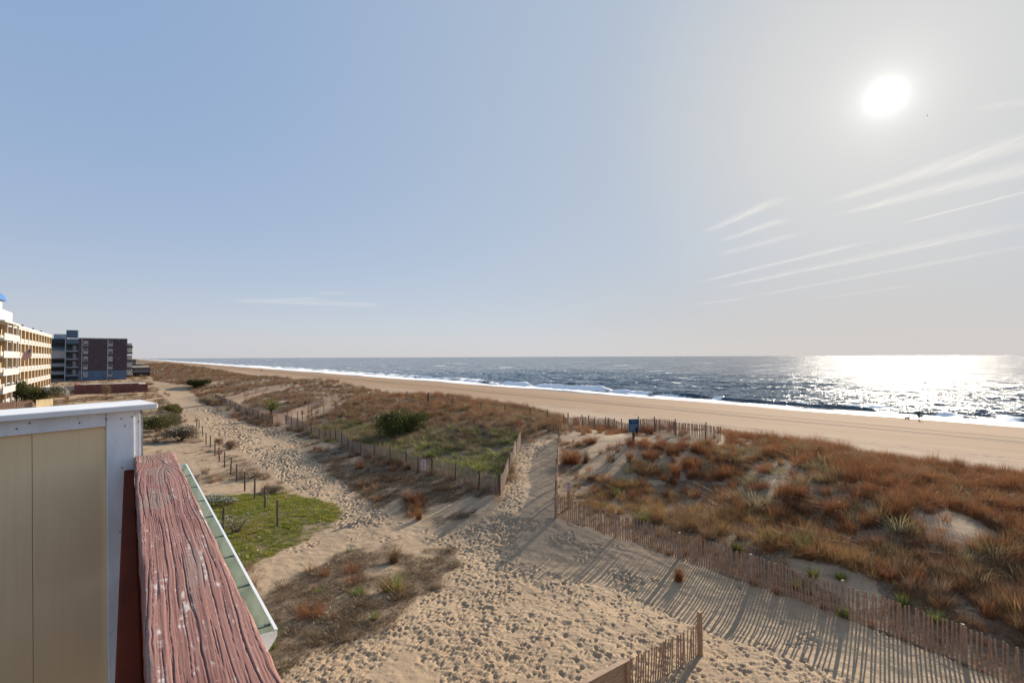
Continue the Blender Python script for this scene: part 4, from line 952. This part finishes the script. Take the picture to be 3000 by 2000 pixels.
# stair landings
bx(ap, o, 'stair_wall', (-20.1, US + 2.2, ZB - 2), (WL - .01, US + 30, ZT - .1), TEAL); bx(ap, o, 'stair_side', (-20.3, US + .1, ZB - 2), (-20.08, US + 2.19, ZT - .2), GRYW)
bx(ap, o, 'stair_head', (-20.07, US + .1, 15.9), (WL - .02, US + 2.19, ZT - .1), TEAL)
for z in (3.3, 6.6, 9.8, 13.0):
    bx(ap, o, 'landing', (-20.06, US + .05, z - .2), (WL - .02, US + 2.19, z + .08), GRYW)
    r_ = MB(o); r_.box((-20.0, US + .06, z + 1.0), (WL - .05, US + .12, z + 1.1))
    for i in range(15): r_.box((-19.95 + i * .26, US + .07, z + .1), (-19.90 + i * .26, US + .11, z + 1.0))
    r_.build('landing_railing', TEAL, ap); bx(ap, o, 'door', (-18.0, US + 2.12, z + .1), (-17.0, US + 2.195, z + 2.2), CREAM); bx(ap, o, 'shade', (-19.6, US + 2.13, z + .1), (-18.2, US + 2.19, z + 2.3), DARKO)
bx(ap, o, 'stair_tower', (-20.0, US + .2, ZT + .31), (-16.5, US + 6, ZT + 3.3), TEAL); bx(ap, o, 'tower_door', (-19.2, US + .12, ZT + .4), (-17.3, US + .195, ZT + 2.4), STEEL)
bx(ap, o, 'penthouse', (-24.6, US + 10, ZT - .5), (-20.4, US + 18, ZT + 2.0), GRYW)
# left wing with glazed balconies
bx(ap, o, 'wing', (-34, US + 9.2, ZB - 2), (-20.32, US + 40, ZT - .3), TEAL); bx(ap, o, 'wing_roof', (-34.2, US + 6.8, ZT - .28), (-20.1, US + 40, ZT + .1), STEEL)
for i, z in enumerate((.5, 3.7, 6.9, 10.1, 13.6)):
    bx(ap, o, 'wing_slab', (-34, US + 7.0, z - .14), (-20.35, US + 9.19, z + .14), GRYW)
    if i == 3: bx(ap, o, 'curved_screen', (-25.6, US + 6.9, z + .15), (-20.4, US + 7.0, z + 3.1), HRAIL)
    else:
        bx(ap, o, 'wing_railing', (-25.6, US + 7.05, z + .15), (-20.4, US + 7.12, z + 1.2), LOUV if i != 4 else TEAL); bx(ap, o, 'wing_opening', (-25.4, US + 9.12, z + .2), (-20.6, US + 9.195, z + 2.9), DARKO)
# seaward balconies
for z in (3.3, 6.5, 9.7, 12.8): 
    bx(ap, o, 'sea_slab', (WR + .01, US + .6, z - .75), (1.25, US + 45, z - .35), DARKO)
    bx(ap, o, 'sea_panel', (.95, US + .5, z - .34), (1.1, US + 45, z + 1.65), CREAM); bx(ap, o, 'sea_side_panel', (WR + .02, US + .4, z - .34), (.94, US + .5, z + 1.65), CREAM)
bx(ap, o, 'sea_canopy', (WR + .01, US + .6, 14.7), (1.3, US + 45, 15.2), DARKO); bx(ap, o, 'sea_top_panel', (WR + .02, US + .8, 15.21), (1.0, US + .9, 16.3), HRAIL)
MB(o).tube([(-3.3, US - .3, 10.0), (-3.3, US - .02, 10.0)], .16, 8).build('wall_lamp', HWHT, ap); MB(o).tube([(-3.4, US - .3, 17.4), (-3.4, US - .02, 17.4)], .16, 8).build('wall_lamp', HWHT, ap)

# maroon wall round a yard, low white walls and a stair in front of the blocks
mw, o = uwroot('maroon_wall', -3, 178, .3, 'low maroon board wall with pale cap in front of the dark apartments', 'wall')
for i in range(8): bx(mw, o, 'panel', (-11.3 + i * 1.96, 178, -.3), (-11.3 + i * 1.96 + 1.945, 178.12, 3.05 - (.25 if i == 7 else 0)), MAROON)
for s_ in range(9): bx(mw, o, 'return_panel', (4.30, 178.15 + s_ * 2.2, -.3), (4.42, 178.15 + s_ * 2.2 + 2.185, 2.75 - s_ * .08), MAROON)
for s_ in range(9): bx(mw, o, 'return_panel', (-11.42, 178.15 + s_ * 2.2, -.3), (-11.30, 178.15 + s_ * 2.2 + 2.185, 3.05), MAROON)
bx(mw, o, 'yard_deck', (-11.2, 178.2, 2.3), (4.2, 198, 2.45), CREAM)
ww, o = uwroot('white_wall', -16, 188, .4, 'low white wall between the yellow hotel and the maroon wall', 'wall')
for i in range(5): bx(ww, o, 'panel', (-20.2 + i * 1.74, 189, -.3), (-20.2 + i * 1.74 + 1.72, 189.14, 2.2), GRYW)
rl, o = uwroot('stair_railing', -12.5, 171, .4, 'white slatted stair railing at the left end of the maroon wall', 'railing')
p0, p1 = Vector((-13.6, 171, 3.3)), Vector((-11.8, 167.6, 1.9)); m = MB(o); m.tube([p0, p1], .09, 6); m.build('top_rail', HWHT, rl); MB(o).tube([p0 - Vector((0, 0, 1.3)), p1 - Vector((0, 0, 1.3))], .07, 6).build('bottom_rail', HWHT, rl)
for i in range(13):
    q = p0.lerp(p1, i / 12); MB(o).box(q - Vector((.045, .045, 1.3)), q + Vector((.045, .045, 0))).build('baluster', HWHT, rl)
for q in (p0, p1): MB(o).box(q - Vector((.1, .1, q.z + .2)), q + Vector((.1, .1, .15))).build('post', HWHT, rl)
# white fence of pickets in front of the hotel garden
def pickets(name, label, px0, px1, n, h, wd, mat):
    a, b = np.array(H(*px0)), np.array(H(*px1)); r_ = empty(name, a, label, 'fence'); rot = math.atan2(b[1] - a[1], b[0] - a[0])
    for i in range(n):
        p = a + (b - a) * i / (n - 1); zz = hz1(p[0], p[1]); q = MB().box((-wd / 2, -.02, -.2), (wd / 2, .02, h * random.uniform(.93, 1.05))).build('picket', mat, r_); q.location = (p[0] - a[0], p[1] - a[1], zz - a[2]); q.rotation_euler = (0, random.gauss(0, .02), rot)
    L = np.linalg.norm(b - a)
    for hz_ in (.3, .8): MB().tube([(0, .03, h * hz_), (b[0] - a[0], b[1] - a[1] + .03, b[2] - a[2] + h * hz_)], .035, 4).build('rail', mat, r_)
YP = plain('pale_yellow_picket', (.48, .38, .22), .8, .2, 3)
pickets('picket_fence', 'pale yellow picket fence below the dark pines by the hotel', (84, 936), (120, 932), 14, 1.5, .28, YP)
pickets('picket_fence', 'brown picket fence at the far left beside the white hotel stair', (2, 942), (72, 937), 16, 1.5, .25, PICK)
# far houses
fh, o = uwroot('distant_house', -2, 400, 1, 'distant grey house with stepped roof behind the dark apartments', 'house')
bx(fh, o, 'wall', (-12, 400, -1), (3.6, 420, 8.6), FARH); bx(fh, o, 'roof', (-12.2, 399.6, 8.62), (3.9, 420.4, 9.1), PURP); bx(fh, o, 'penthouse', (-4, 402, 9.12), (1.5, 412, 10.6), FARH); bx(fh, o, 'lower_wing', (3.65, 402, -1), (6.6, 416, 6.2), FARH)
bh, o = uwroot('beach_cottage', 5, 300, 0, 'low beach cottage with white flat roof edge and dark posts', 'house')
bx(bh, o, 'wall', (1.6, 300, 1.4), (8.2, 314, 5.6), DARKO); bx(bh, o, 'roof', (1.3, 299.3, 5.62), (7.9, 314.5, 6.05), HWHT); bx(bh, o, 'deck', (1.5, 297.5, 2.6), (9.4, 299.9, 2.9), DARKO)
for i in range(6): wn = bx(bh, o, 'window', (1.9 + i * 1.02, 299.93, 3.9), (2.7 + i * 1.02, 299.99, 5.2), GRYW); MB(o).box((1.98 + i * 1.02, 299.9, 4.0), (2.62 + i * 1.02, 299.925, 5.1)).build('pane', HGLASS, wn)
for xx in (1.7, 4.2, 6.7, 9.2): bx(bh, o, 'post', (xx, 297.6, -1), (xx + .25, 297.85, 4.0), DARKO)
bx(bh, o, 'deck_railing', (1.5, 297.5, 3.7), (9.4, 297.6, 3.85), GRYW)
for xx in (9.9, 11.0): bx(bh, o, 'stair_post', (xx, 297.6, -1), (xx + .2, 297.8, 4.0), HWHT)
# ---------------------------------------------------------------- single tussocks, bushes and the spiky plant
def tussock(px, py, kind, parts, label, cat='grass'):
    p = H(px, py); me = blade_mesh('grass_tussock', [blades(*q) for q in parts], GM[kind]); o = bpy.data.objects.new('grass_tussock', me); COL.objects.link(o); o.location = p; o.rotation_euler = (0, 0, random.uniform(0, 6)); return tag(o, label, cat)
tussock(905, 1290, 'brown', [(190, 1.0, .20, .45, .014), (60, .8, .30, .8, .014)], 'tall brown grass tussock at the upper edge of the scrubby island')
tussock(1560, 1332, 'rust', [(200, .80, .14, .45, .013), (80, .4, .22, .8, .016)], 'lone rusty tussock among slat shadows on the sand bank')
tussock(962, 1192, 'gold', [(150, .95, .16, .28, .014)], 'upright pale tan tussock at the right edge of the main path')
tussock(955, 1150, 'rust', [(210, .85, .50, .6, .016), (60, .6, .6, 1.0, .016)], 'wide reddish tussock at the foot of the small pink sign')
tussock(1312, 1062, 'rust', [(420, 1.30, .60, .5, .018), (200, 1.0, .9, .6, .018)], 'large rusty tussock against the fence at the crossing path')
tussock(1346, 1062, 'brown', [(150, 1.15, .16, .25, .016)], 'narrow upright tussock on sand right of the large rusty one')
tussock(1446, 1060, 'rust', [(170, 1.1, .2, .3, .016)], 'rusty tussock below the blue sign on the sand slope')
tussock(1552, 1096, 'rust', [(230, 1.35, .26, .35, .017)], 'tall slim rusty tussock in the shaded sand hollow')
tussock(1545, 1045, 'rust', [(330, 1.2, .45, .6, .018)], 'dense dark rusty tussock on the slope right of the blue sign')
tussock(1590, 1075, 'rust', [(380, 1.25, .55, .7, .018)], 'bushy rusty tussock leaning over the shaded sand pocket')
tussock(1668, 1095, 'rust', [(360, 1.2, .5, .8, .018)], 'broad rusty tussock at the right rim of the sand hollow')
for (px, py, s, lab) in ((1695, 1264, 1.0, 'bright green grass tuft behind the bank fence, nearest the golden grass'), (1866, 1322, .9, 'green tuft between fence and bare sand, left of a smaller one'), (1932, 1328, .7, 'small light green tuft on bare sand behind the fence'), (1832, 1350, .8, 'green tuft right behind the fence slats, lowest of three'), (1935, 1412, .9, 'green tuft growing through the fence foot beside a post'), (2076, 1388, 1.0, 'green tuft in brown grass above the lower fence end'), (2151, 1428, 1.0, 'green tuft just above the fence near the right corner')):
    tussock(px, py, 'green', [(110, .55 * s, .16, .7, .022), (40, .35 * s, .22, 1.1, .024)], lab)
tussock(822, 1366, 'green', [(130, .42, .20, .8, .022), (40, .3, .3, 1.1, .022)], 'yellow green tuft in the middle of the scrubby island')
tussock(859, 1420, 'green', [(110, .36, .13, .6, .018)], 'dark green tuft in a sandy hollow at the island edge')
tussock(918, 1372, 'brown', [(170, .46, .26, 1.0, .015)], 'round brown tuft near the right end of the scrubby island')
tussock(825, 1394, 'short', [(190, .32, .34, 1.1, .02)], 'pinkish low tuft beside the dark green one on the island')

def bush(name, label, px, py, rx, ry, h, mat, n, leaf, woody=True, lumps=9, flowers=None, cat='shrub', nar=.5, droop=0.0):
    p = H(px, py); root = empty(name, p, label, cat); F_ = []; Vv = []; tp = []; bl = []
    cs = [(rs.normal(0, .38) * rx, rs.normal(0, .38) * ry, h * (.30 + .45 * rs.rand()), .30 + .22 * rs.rand()) for _ in range(lumps)]
    fl_ = MB()
    for i in range(n):
        c = cs[rs.randint(len(cs))]; d = rs.normal(0, 1, 3); d /= np.linalg.norm(d); r = rs.rand() ** .4 * c[3]
        q = np.array((c[0] + d[0] * r * rx, c[1] + d[1] * r * ry, c[2] + d[2] * r * h * .75))
        if q[2] < .02: q[2] = .05 + .1 * rs.rand()
        e = d + rs.normal(0, .6, 3); e /= np.linalg.norm(e); e[2] += .35; s = np.cross(e, rs.normal(0, 1, 3)); s /= np.linalg.norm(s); L = leaf * (.6 + .8 * rs.rand())
        k = len(Vv); a = q + e * L; mid = q + e * L * .5; Vv += [tuple(q), tuple(mid + s * L * nar * .5), tuple(a), tuple(mid - s * L * nar * .5)]; F_.append((k, k + 1, k + 2, k + 3)); v_ = rs.rand(); tp += [0, .3, .8, .3]; bl += [v_] * 4
        if flowers and d[2] > .1 and r > .7 * c[3] and rs.rand() < flowers[1]:
            fl_.ball(q + e * L * .9, leaf * .34, 5, 4)
    me = bpy.data.meshes.new('foliage'); me.from_pydata(Vv, [], F_); me.update(); attr(me, 'tip', tp); attr(me, 'blade', bl); link('foliage', me, mat, root)
    if fl_.v: tag(fl_.build('flowers', flowers[0], root), kind='stuff')
    if woody:
        m = MB()
        for c in cs:
            for _ in range(2): m.tube([(rs.normal(0, .06) * rx, rs.normal(0, .06) * ry, -.1), (c[0] * .5, c[1] * .5, c[2] * .5), (c[0] + rs.normal(0, .1) * rx, c[1] + rs.normal(0, .1) * ry, c[2])], [.035, .025, .008], 5)
        m.build('branches', POSTM, root)
    return root
LG = leafmat('dark_evergreen_leaves', [(.022, .038, .010), (.040, .062, .012), (.075, .095, .018), (.11, .11, .025)], .25)
LB = leafmat('bush_leaves', [(.032, .055, .012), (.065, .095, .016), (.12, .145, .024), (.17, .17, .035)], .3)
LO = leafmat('olive_leaves', [(.05, .065, .018), (.09, .10, .026), (.14, .14, .04), (.17, .14, .06)], .3)
LT = leafmat('grey_twig_leaves', [(.10, .075, .045), (.17, .13, .085), (.25, .20, .135), (.33, .28, .21)], .3)
LP = leafmat('pink_tan_twigs', [(.15, .085, .06), (.24, .145, .10), (.32, .21, .15)], .35)
FLW = plain('white_flower', (.74, .72, .66), .8, .1, 10)
bush('green_bush', 'large dark green bush in the dune hollow', 912, 1004, 2.5, 2.0, 2.7, LB, 12000, .17, lumps=20)
bush('low_evergreen', 'low dark evergreen shrub beside the far end of the path', 447, 888, 4.4, 2.2, 2.0, LG, 3000, .45)
bush('pine_bush', 'dark pine bush by the hotel, left one with ragged top', 52, 930, 2.6, 2.2, 4.6, LG, 2600, .5, nar=.25)
bush('pine_bush', 'dark spreading pine bush between the hotel and the grass', 84, 928, 3.6, 2.2, 3.3, LG, 2600, .5, nar=.25)
bush('olive_bush', 'olive green bush close behind the partition post', 362, 990, 2.6, 2.4, 2.3, LO, 4200, .20)
bush('olive_bush', 'yellow green bush at the left edge of the path beside the fence bit', 398, 952, 2.0, 2.0, 1.8, LO, 2600, .22)
bush('flowering_shrub', 'wide grey brown shrub with pale flower heads left of the rope posts', 415, 1012, 2.6, 1.7, 1.75, LT, 6000, .15, flowers=(FLW, .05), lumps=13)
bush('tan_shrub', 'round pinkish tan shrub on the path edge behind the rope posts', 528, 1032, 1.15, .9, .95, LP, 3500, .11, nar=.22)
bush('tan_shrub', 'small tan shrub left of the round one by the rope posts', 505, 1020, .7, .6, .8, LP, 1400, .10, nar=.22)
bush('grey_shrub', 'dark grey twiggy shrub near the path, right of the rope posts', 570, 1098, 1.0, .6, .5, LT, 2200, .10, nar=.2)
bush('grey_shrub', 'low grey brown shrub between rope posts and ice plant', 625, 1132, 1.3, .6, .45, LT, 2400, .10, nar=.2)
bush('twiggy_bush', 'grey twiggy bush with white flowers beside the lone post', 545, 1222, .75, .7, 1.0, LT, 1500, .08, flowers=(FLW, .09), nar=.14)
bush('flowering_plant', 'patch of small white flowers at the top of the ice plant', 508, 1156, 1.5, .7, .5, LO, 1500, .09, flowers=(FLW, .5), woody=False)
bush('straw_bush', 'tan feathery bush in front of the maroon wall', 243, 909, 1.1, 1.0, 3.1, LP, 1500, .5, nar=.1)
bush('grey_brush', 'heap of grey brush at the left foot of the far sand fences', 478, 930, 3.0, 2.0, 1.5, LT, 5000, .25, nar=.14)
# spiky plant: every leaf a part
yp = H(623, 962); yr = empty('yucca', yp, 'spiky green yucca plant behind the corner of the sand fences', 'plant'); yr.scale = (1.35,) * 3
LY = leafmat('yucca_leaf', [(.09, .115, .02), (.17, .19, .03), (.27, .25, .055)], .25)
MB().tube([(0, 0, -.2), (0, 0, .5), (.03, 0, 1.0)], [.16, .15, .12], 8).build('trunk', POSTM, yr)
yl = []
for i in range(5):
    L = 1.25 + .12 * i; w_ = .085; vs = []; 
    for j, t in enumerate(np.linspace(0, 1, 6)):
        z_ = -.22 * t * t; ww_ = w_ * (1 - t) ** .6 * (.7 + .6 * min(t * 4, 1)) * .6; vs += [(t * L, ww_, z_ + .02), (t * L, -ww_, z_ + .02), (t * L, 0, z_)]
    fs = []
    for j in range(5): k = 3 * j; fs += [(k, k + 3, k + 5, k + 2), (k + 2, k + 5, k + 4, k + 1)]
    me = bpy.data.meshes.new('leaf'); me.from_pydata(vs, [], fs); me.update(); attr(me, 'tip', [.3] * len(vs)); attr(me, 'blade', [i / 5] * len(vs)); me.materials.append(LY); yl.append(me)
for i in range(90):
    o = bpy.data.objects.new('leaf', random.choice(yl)); COL.objects.link(o); o.parent = yr; el = math.radians(random.uniform(5, 85)); o.location = (0, 0, 1.0 + random.uniform(-.12, .1)); o.rotation_euler = (random.gauss(0, .2), -el, random.uniform(0, 2 * math.pi)); o.scale = (random.uniform(.75, 1.2),) * 3
MB().tube([(0, 0, 1), (.02, .02, 2.75)], .02, 5).build('flower_stalk', POSTM, yr)
# ---------------------------------------------------------------- signs, people, odds and ends
SBL = plain('sign_blue', (.012, .075, .16), .45, .12, 8); SBM = plain('sign_mid_blue', (.07, .13, .21), .5, .12, 8); SBLT = plain('sign_pale_print', (.20, .28, .36), .5, .1, 8); SWH = plain('sign_white', (.52, .44, .44), .6, .12, 8); SRD = plain('sign_red', (.30, .09, .09), .6, .15, 8); BLK = plain('black_box', (.012, .012, .014), .5, .2, 6)
sp = H(1455, 1020); yaw = math.radians(8)
sg = empty('beach_sign', sp, 'blue beach information sign on a wooden post atop the dune', 'sign', rz=yaw)
MB().box((-.085, -.07, -.4), (.085, .07, 1.12)).build('post', POSTM, sg, bevel=.008)
MB().box((-.40, -.085, .98), (.42, -.035, 1.98)).build('panel', SBM, sg, bevel=.01)
MB().box((-.385, -.094, 1.62), (.405, -.088, 1.965)).build('header', SBL, sg)
for i, (x0, x1, z) in enumerate(((-.18, .20, 1.80), (-.10, .12, 1.72), (-.30, .22, 1.52), (-.28, .30, 1.45), (-.30, .26, 1.38), (-.26, .10, 1.30), (-.30, .22, 1.22), (-.28, .05, 1.14))): MB().box((x0, -.0985, z), (x1, -.0945, z + .030)).build('print_line', SBLT, sg)
MB().box((.15, -.17, .86), (.30, -.10, 1.34)).build('bag_box', BLK, sg, bevel=.012)
s2 = H(972.5, 1119); sg2 = empty('small_sign', s2, 'small pinkish white sign with red marks on a thin metal post', 'sign', rz=math.radians(-4))
MB().box((-.022, -.012, -.4), (.022, .012, 1.9)).build('post', STRAP, sg2)
MB().box((-.165, -.035, 1.22), (.165, -.014, 1.88)).build('panel', SWH, sg2, bevel=.005)
def bar(a, b, t, z0, mat, par, y0=-.0395, y1=-.0355):
    a, b = Vector(a), Vector(b); d = (b - a).normalized(); n_ = Vector((-d.y, d.x)) * t
    q = [a + n_, a - n_, b - n_, b + n_]; MB().hexa([(p.x, y1, z0 + p.y) for p in q], [(p.x, y0, z0 + p.y) for p in q]).build('mark', mat, par)
for a, b in (((-.10, .22), (.10, .10)), ((-.10, .10), (.10, .22)), ((-.11, -.02), (.11, -.02)), ((-.08, -.10), (.08, -.10)), ((-.11, -.18), (.10, -.18)), ((-.06, -.26), (.07, -.26))): bar(a, b, .018, 1.57, SRD, sg2)
s3 = H(1306, 1166); sg3 = empty('post_sign', s3, 'narrow pink and white sign on a square post inside the fence corner', 'sign', rz=math.radians(10))
MB().box((-.065, -.065, -.4), (.065, .065, 1.12)).build('post', POSTN, sg3, bevel=.006); MB().box((-.13, -.09, 1.02), (.13, -.068, 1.52)).build('panel', SWH, sg3, bevel=.005)
for a, b in (((-.07, .16), (.06, .05)), ((.07, .17), (-.07, .03)), ((-.08, -.06), (.08, -.06)), ((-.07, -.13), (.05, -.13))): bar(a, b, .018, 1.27, SRD, sg3, -.0945, -.0905)

# people on the strand: one skinned body each, coloured by garment
def person(label, pt, rz, height_, jacket, trousers, skin=(.36, .22, .15), pose='walk', bag=None):
    root = empty('person', pt, label, 'person', rz=rz); s = height_ / 1.75
    L = 1 if pose == 'walk' else .35
    J = {'hip': (0, 0, .93), 'spine': (0, -.02, 1.15), 'chest': (0, -.01, 1.36), 'neck': (0, .01, 1.50), 'head': (0, .035, 1.60), 'top': (0, .03, 1.72),
         'hl': (-.09, 0, .90), 'kl': (-.10, .14 * L, .50), 'al': (-.10, .20 * L, .07), 'tl': (-.11, .20 * L + .15, .03), 'hr': (.09, 0, .90), 'kr': (.10, -.02, .49), 'ar': (.10, -.24 * L, .09), 'tr': (.11, -.24 * L + .14, .03),
         'sl': (-.17, 0, 1.40), 'el': (-.23, -.06, 1.12), 'wl': (-.22, .06, .90), 'fl': (-.21, .10, .80), 'sr': (.17, 0, 1.40), 'er': (.23, -.02, 1.12), 'wr': (.21, .14, .95), 'fr': (.20, .19, .87)}
    Rr = {'hip': .15, 'spine': .14, 'chest': .155, 'neck': .055, 'head': .095, 'top': .07, 'hl': .095, 'kl': .062, 'al': .045, 'tl': .035, 'hr': .095, 'kr': .062, 'ar': .045, 'tr': .035, 'sl': .065, 'el': .048, 'wl': .035, 'fl': .025, 'sr': .065, 'er': .048, 'wr': .035, 'fr': .025}
    E = [('hip', 'spine'), ('spine', 'chest'), ('chest', 'neck'), ('neck', 'head'), ('head', 'top'), ('hip', 'hl'), ('hl', 'kl'), ('kl', 'al'), ('al', 'tl'), ('hip', 'hr'), ('hr', 'kr'), ('kr', 'ar'), ('ar', 'tr'), ('chest', 'sl'), ('sl', 'el'), ('el', 'wl'), ('wl', 'fl'), ('chest', 'sr'), ('sr', 'er'), ('er', 'wr'), ('wr', 'fr')]
    ks = list(J); me = bpy.data.meshes.new('body'); me.from_pydata([Vector(J[k]) * s for k in ks], [(ks.index(a), ks.index(b)) for a, b in E], []); me.update()
    mt, N = newmat('clothed_figure'); z_ = N.n('ShaderNodeSeparateXYZ', i_0=N.n('ShaderNodeTexCoord').outputs['Object']).outputs[2]
    c = N.mix(N.math('GREATER_THAN', z_, .95 * s), (*trousers,), (*jacket,)); c = N.mix(N.math('GREATER_THAN', z_, 1.50 * s), c, (*skin,)); c = N.mix(N.math('LESS_THAN', z_, .10 * s), c, (.03, .025, .02))
    finish(N, N.n('ShaderNodeBsdfPrincipled', i_Base_Color=c, i_Roughness=.8)); me.materials.append(mt)
    o = bpy.data.objects.new('body', me); COL.objects.link(o); o.parent = root
    md = o.modifiers.new('skin', 'SKIN'); md.use_smooth_shade = True
    for i, k in enumerate(ks): me.skin_vertices[0].data[i].radius = (Rr[k] * s, Rr[k] * s * (.72 if k in ('hip', 'spine', 'chest') else 1))
    me.skin_vertices[0].data[0].use_root = True
    o.modifiers.new('sub', 'SUBSURF').levels = 1; o.modifiers['sub'].render_levels = 2
    MB().ball((0, .02 * s, 1.67 * s), .108 * s, 10, 7, (1, 1.05, .95)).build('hair', BLK, root, smooth=True)
    return root
def on_sea_edge(px, py, z=-2.2):
    p = at_z(px, py, z); return (p[0], p[1], max(hz1(p[0], p[1]), SEA_Z + .02))
pA_ = on_sea_edge(2111, 973, -2.45)
person('person in dark brown clothes walking at the water edge, carrying a pale bag', pA_, math.radians(-70), 1.85, (.10, .05, .03), (.035, .028, .03))
bg_ = MB().ball((0, 0, 0), .26, 10, 7, (.8, 1.0, 1.3)).tube([(0, -.12, .28), (0, 0, .45), (0, .12, .28)], .02, 5).build('shoulder_bag', plain('pale_teal_bag', (.30, .42, .42), .7, .15, 6), smooth=True)
bg_.location = Vector(pA_) + Matrix.Rotation(math.radians(-70), 3, 'Z') @ Vector((.40, -.02, .98)); tag(bg_, 'pale teal bag carried at the side of the dark clothed walker', 'bag')
pD = on_sea_edge(2084, 971, -2.45); dg = empty('dog', pD, 'small dark dog trotting in front of the walker at the water edge', 'dog', rz=math.radians(215))
dm = bpy.data.meshes.new('body'); dj = [(0, -.28, .36), (0, 0, .36), (0, .24, .40), (0, .38, .54), (0, .50, .58), (0, .64, .54), (-.08, .24, .22), (-.08, .28, .02), (.08, .24, .22), (.08, .18, .02), (-.08, -.22, .26), (-.08, -.34, .17), (-.08, -.30, .02), (.08, -.28, .26), (.08, -.36, .17), (.08, -.22, .02), (0, -.44, .46), (0, -.56, .56)]
dm.from_pydata(dj, [(0, 1), (1, 2), (2, 3), (3, 4), (4, 5), (2, 6), (6, 7), (2, 8), (8, 9), (0, 10), (10, 11), (11, 12), (0, 13), (13, 14), (14, 15), (0, 16), (16, 17)], []); dm.update(); dm.materials.append(plain('dark_fur', (.05, .03, .025), .9, .3, 12))
do = bpy.data.objects.new('body', dm); COL.objects.link(do); do.parent = dg; do.modifiers.new('skin', 'SKIN').use_smooth_shade = True
for i, r in enumerate((.12, .12, .14, .08, .085, .035, .045, .028, .045, .028, .06, .032, .026, .06, .032, .026, .025, .015)): dm.skin_vertices[0].data[i].radius = (r, r)
dm.skin_vertices[0].data[1].use_root = True; do.modifiers.new('sub', 'SUBSURF').render_levels = 1
for sx in (-1, 1): MB().add([(sx * .03, .46, .64), (sx * .09, .46, .63), (sx * .065, .45, .74), (sx * .06, .43, .64)], [(0, 1, 2), (1, 3, 2), (3, 0, 2), (0, 3, 1)]).build('ear', BLK, dg)
pB_ = on_sea_edge(601, 857.5, -2.3)
person('tiny distant person in black standing on the far beach by the surf', pB_, math.radians(40), 1.8, (.02, .02, .025), (.02, .02, .025), pose='stand')
# litter, driftwood, bird
lw = H(1, 1) if False else H(378, 950); m = MB(lw).tube([np.array(lw) + (-1.6, .2, .12), np.array(lw) + (0, 0, .22), np.array(lw) + (1.5, -.25, .12)], [.10, .16, .09], 8).tube([np.array(lw) + (.2, 0, .2), np.array(lw) + (.8, .5, .55)], [.07, .03], 6)
o = m.build('driftwood', plain('bleached_wood', (.40, .31, .24), .85, .2, 6), smooth=True); o.location = lw; tag(o, 'bleached driftwood log lying at the left edge of the path', 'log')
sk = H(921, 1293); o = MB(sk).box(np.array(sk) + (-.025, -.012, -.1), np.array(sk) + (.025, .012, .30)).build('marker_stake', SWH, bevel=.004); o.location = sk; o.rotation_euler = (0, .35, .4); tag(o, 'short white stake leaning beside the tall tussock on the island', 'stake')
bp = np.array((0, 0, CAM_Z)) + ray(2130, 266) * 210; br_ = empty('bird', bp, 'tiny dark bird gliding in the sky below the sun', 'bird', rz=.6); br_.rotation_euler = (.1, .5, .6)
MB().tube([(0, -.28, 0), (0, -.12, .01), (0, .08, .01), (0, .2, .02), (0, .27, .01)], [.02, .06, .06, .045, .01], 8).build('body', GREYT, br_, smooth=True)
for s_ in (-1, 1): MB().add([(0, .1, .03), (0, -.08, .03), (s_ * .35, -.04, .14), (s_ * .35, .08, .15), (s_ * .75, -.14, .08), (s_ * .4, .0, .125), (0, .01, .0)], [(0, 1, 2, 3), (3, 2, 4), (0, 3, 5, 6), (1, 6, 5, 2), (3, 4, 5), (2, 5, 4)]).build('wing', GREYT, br_)
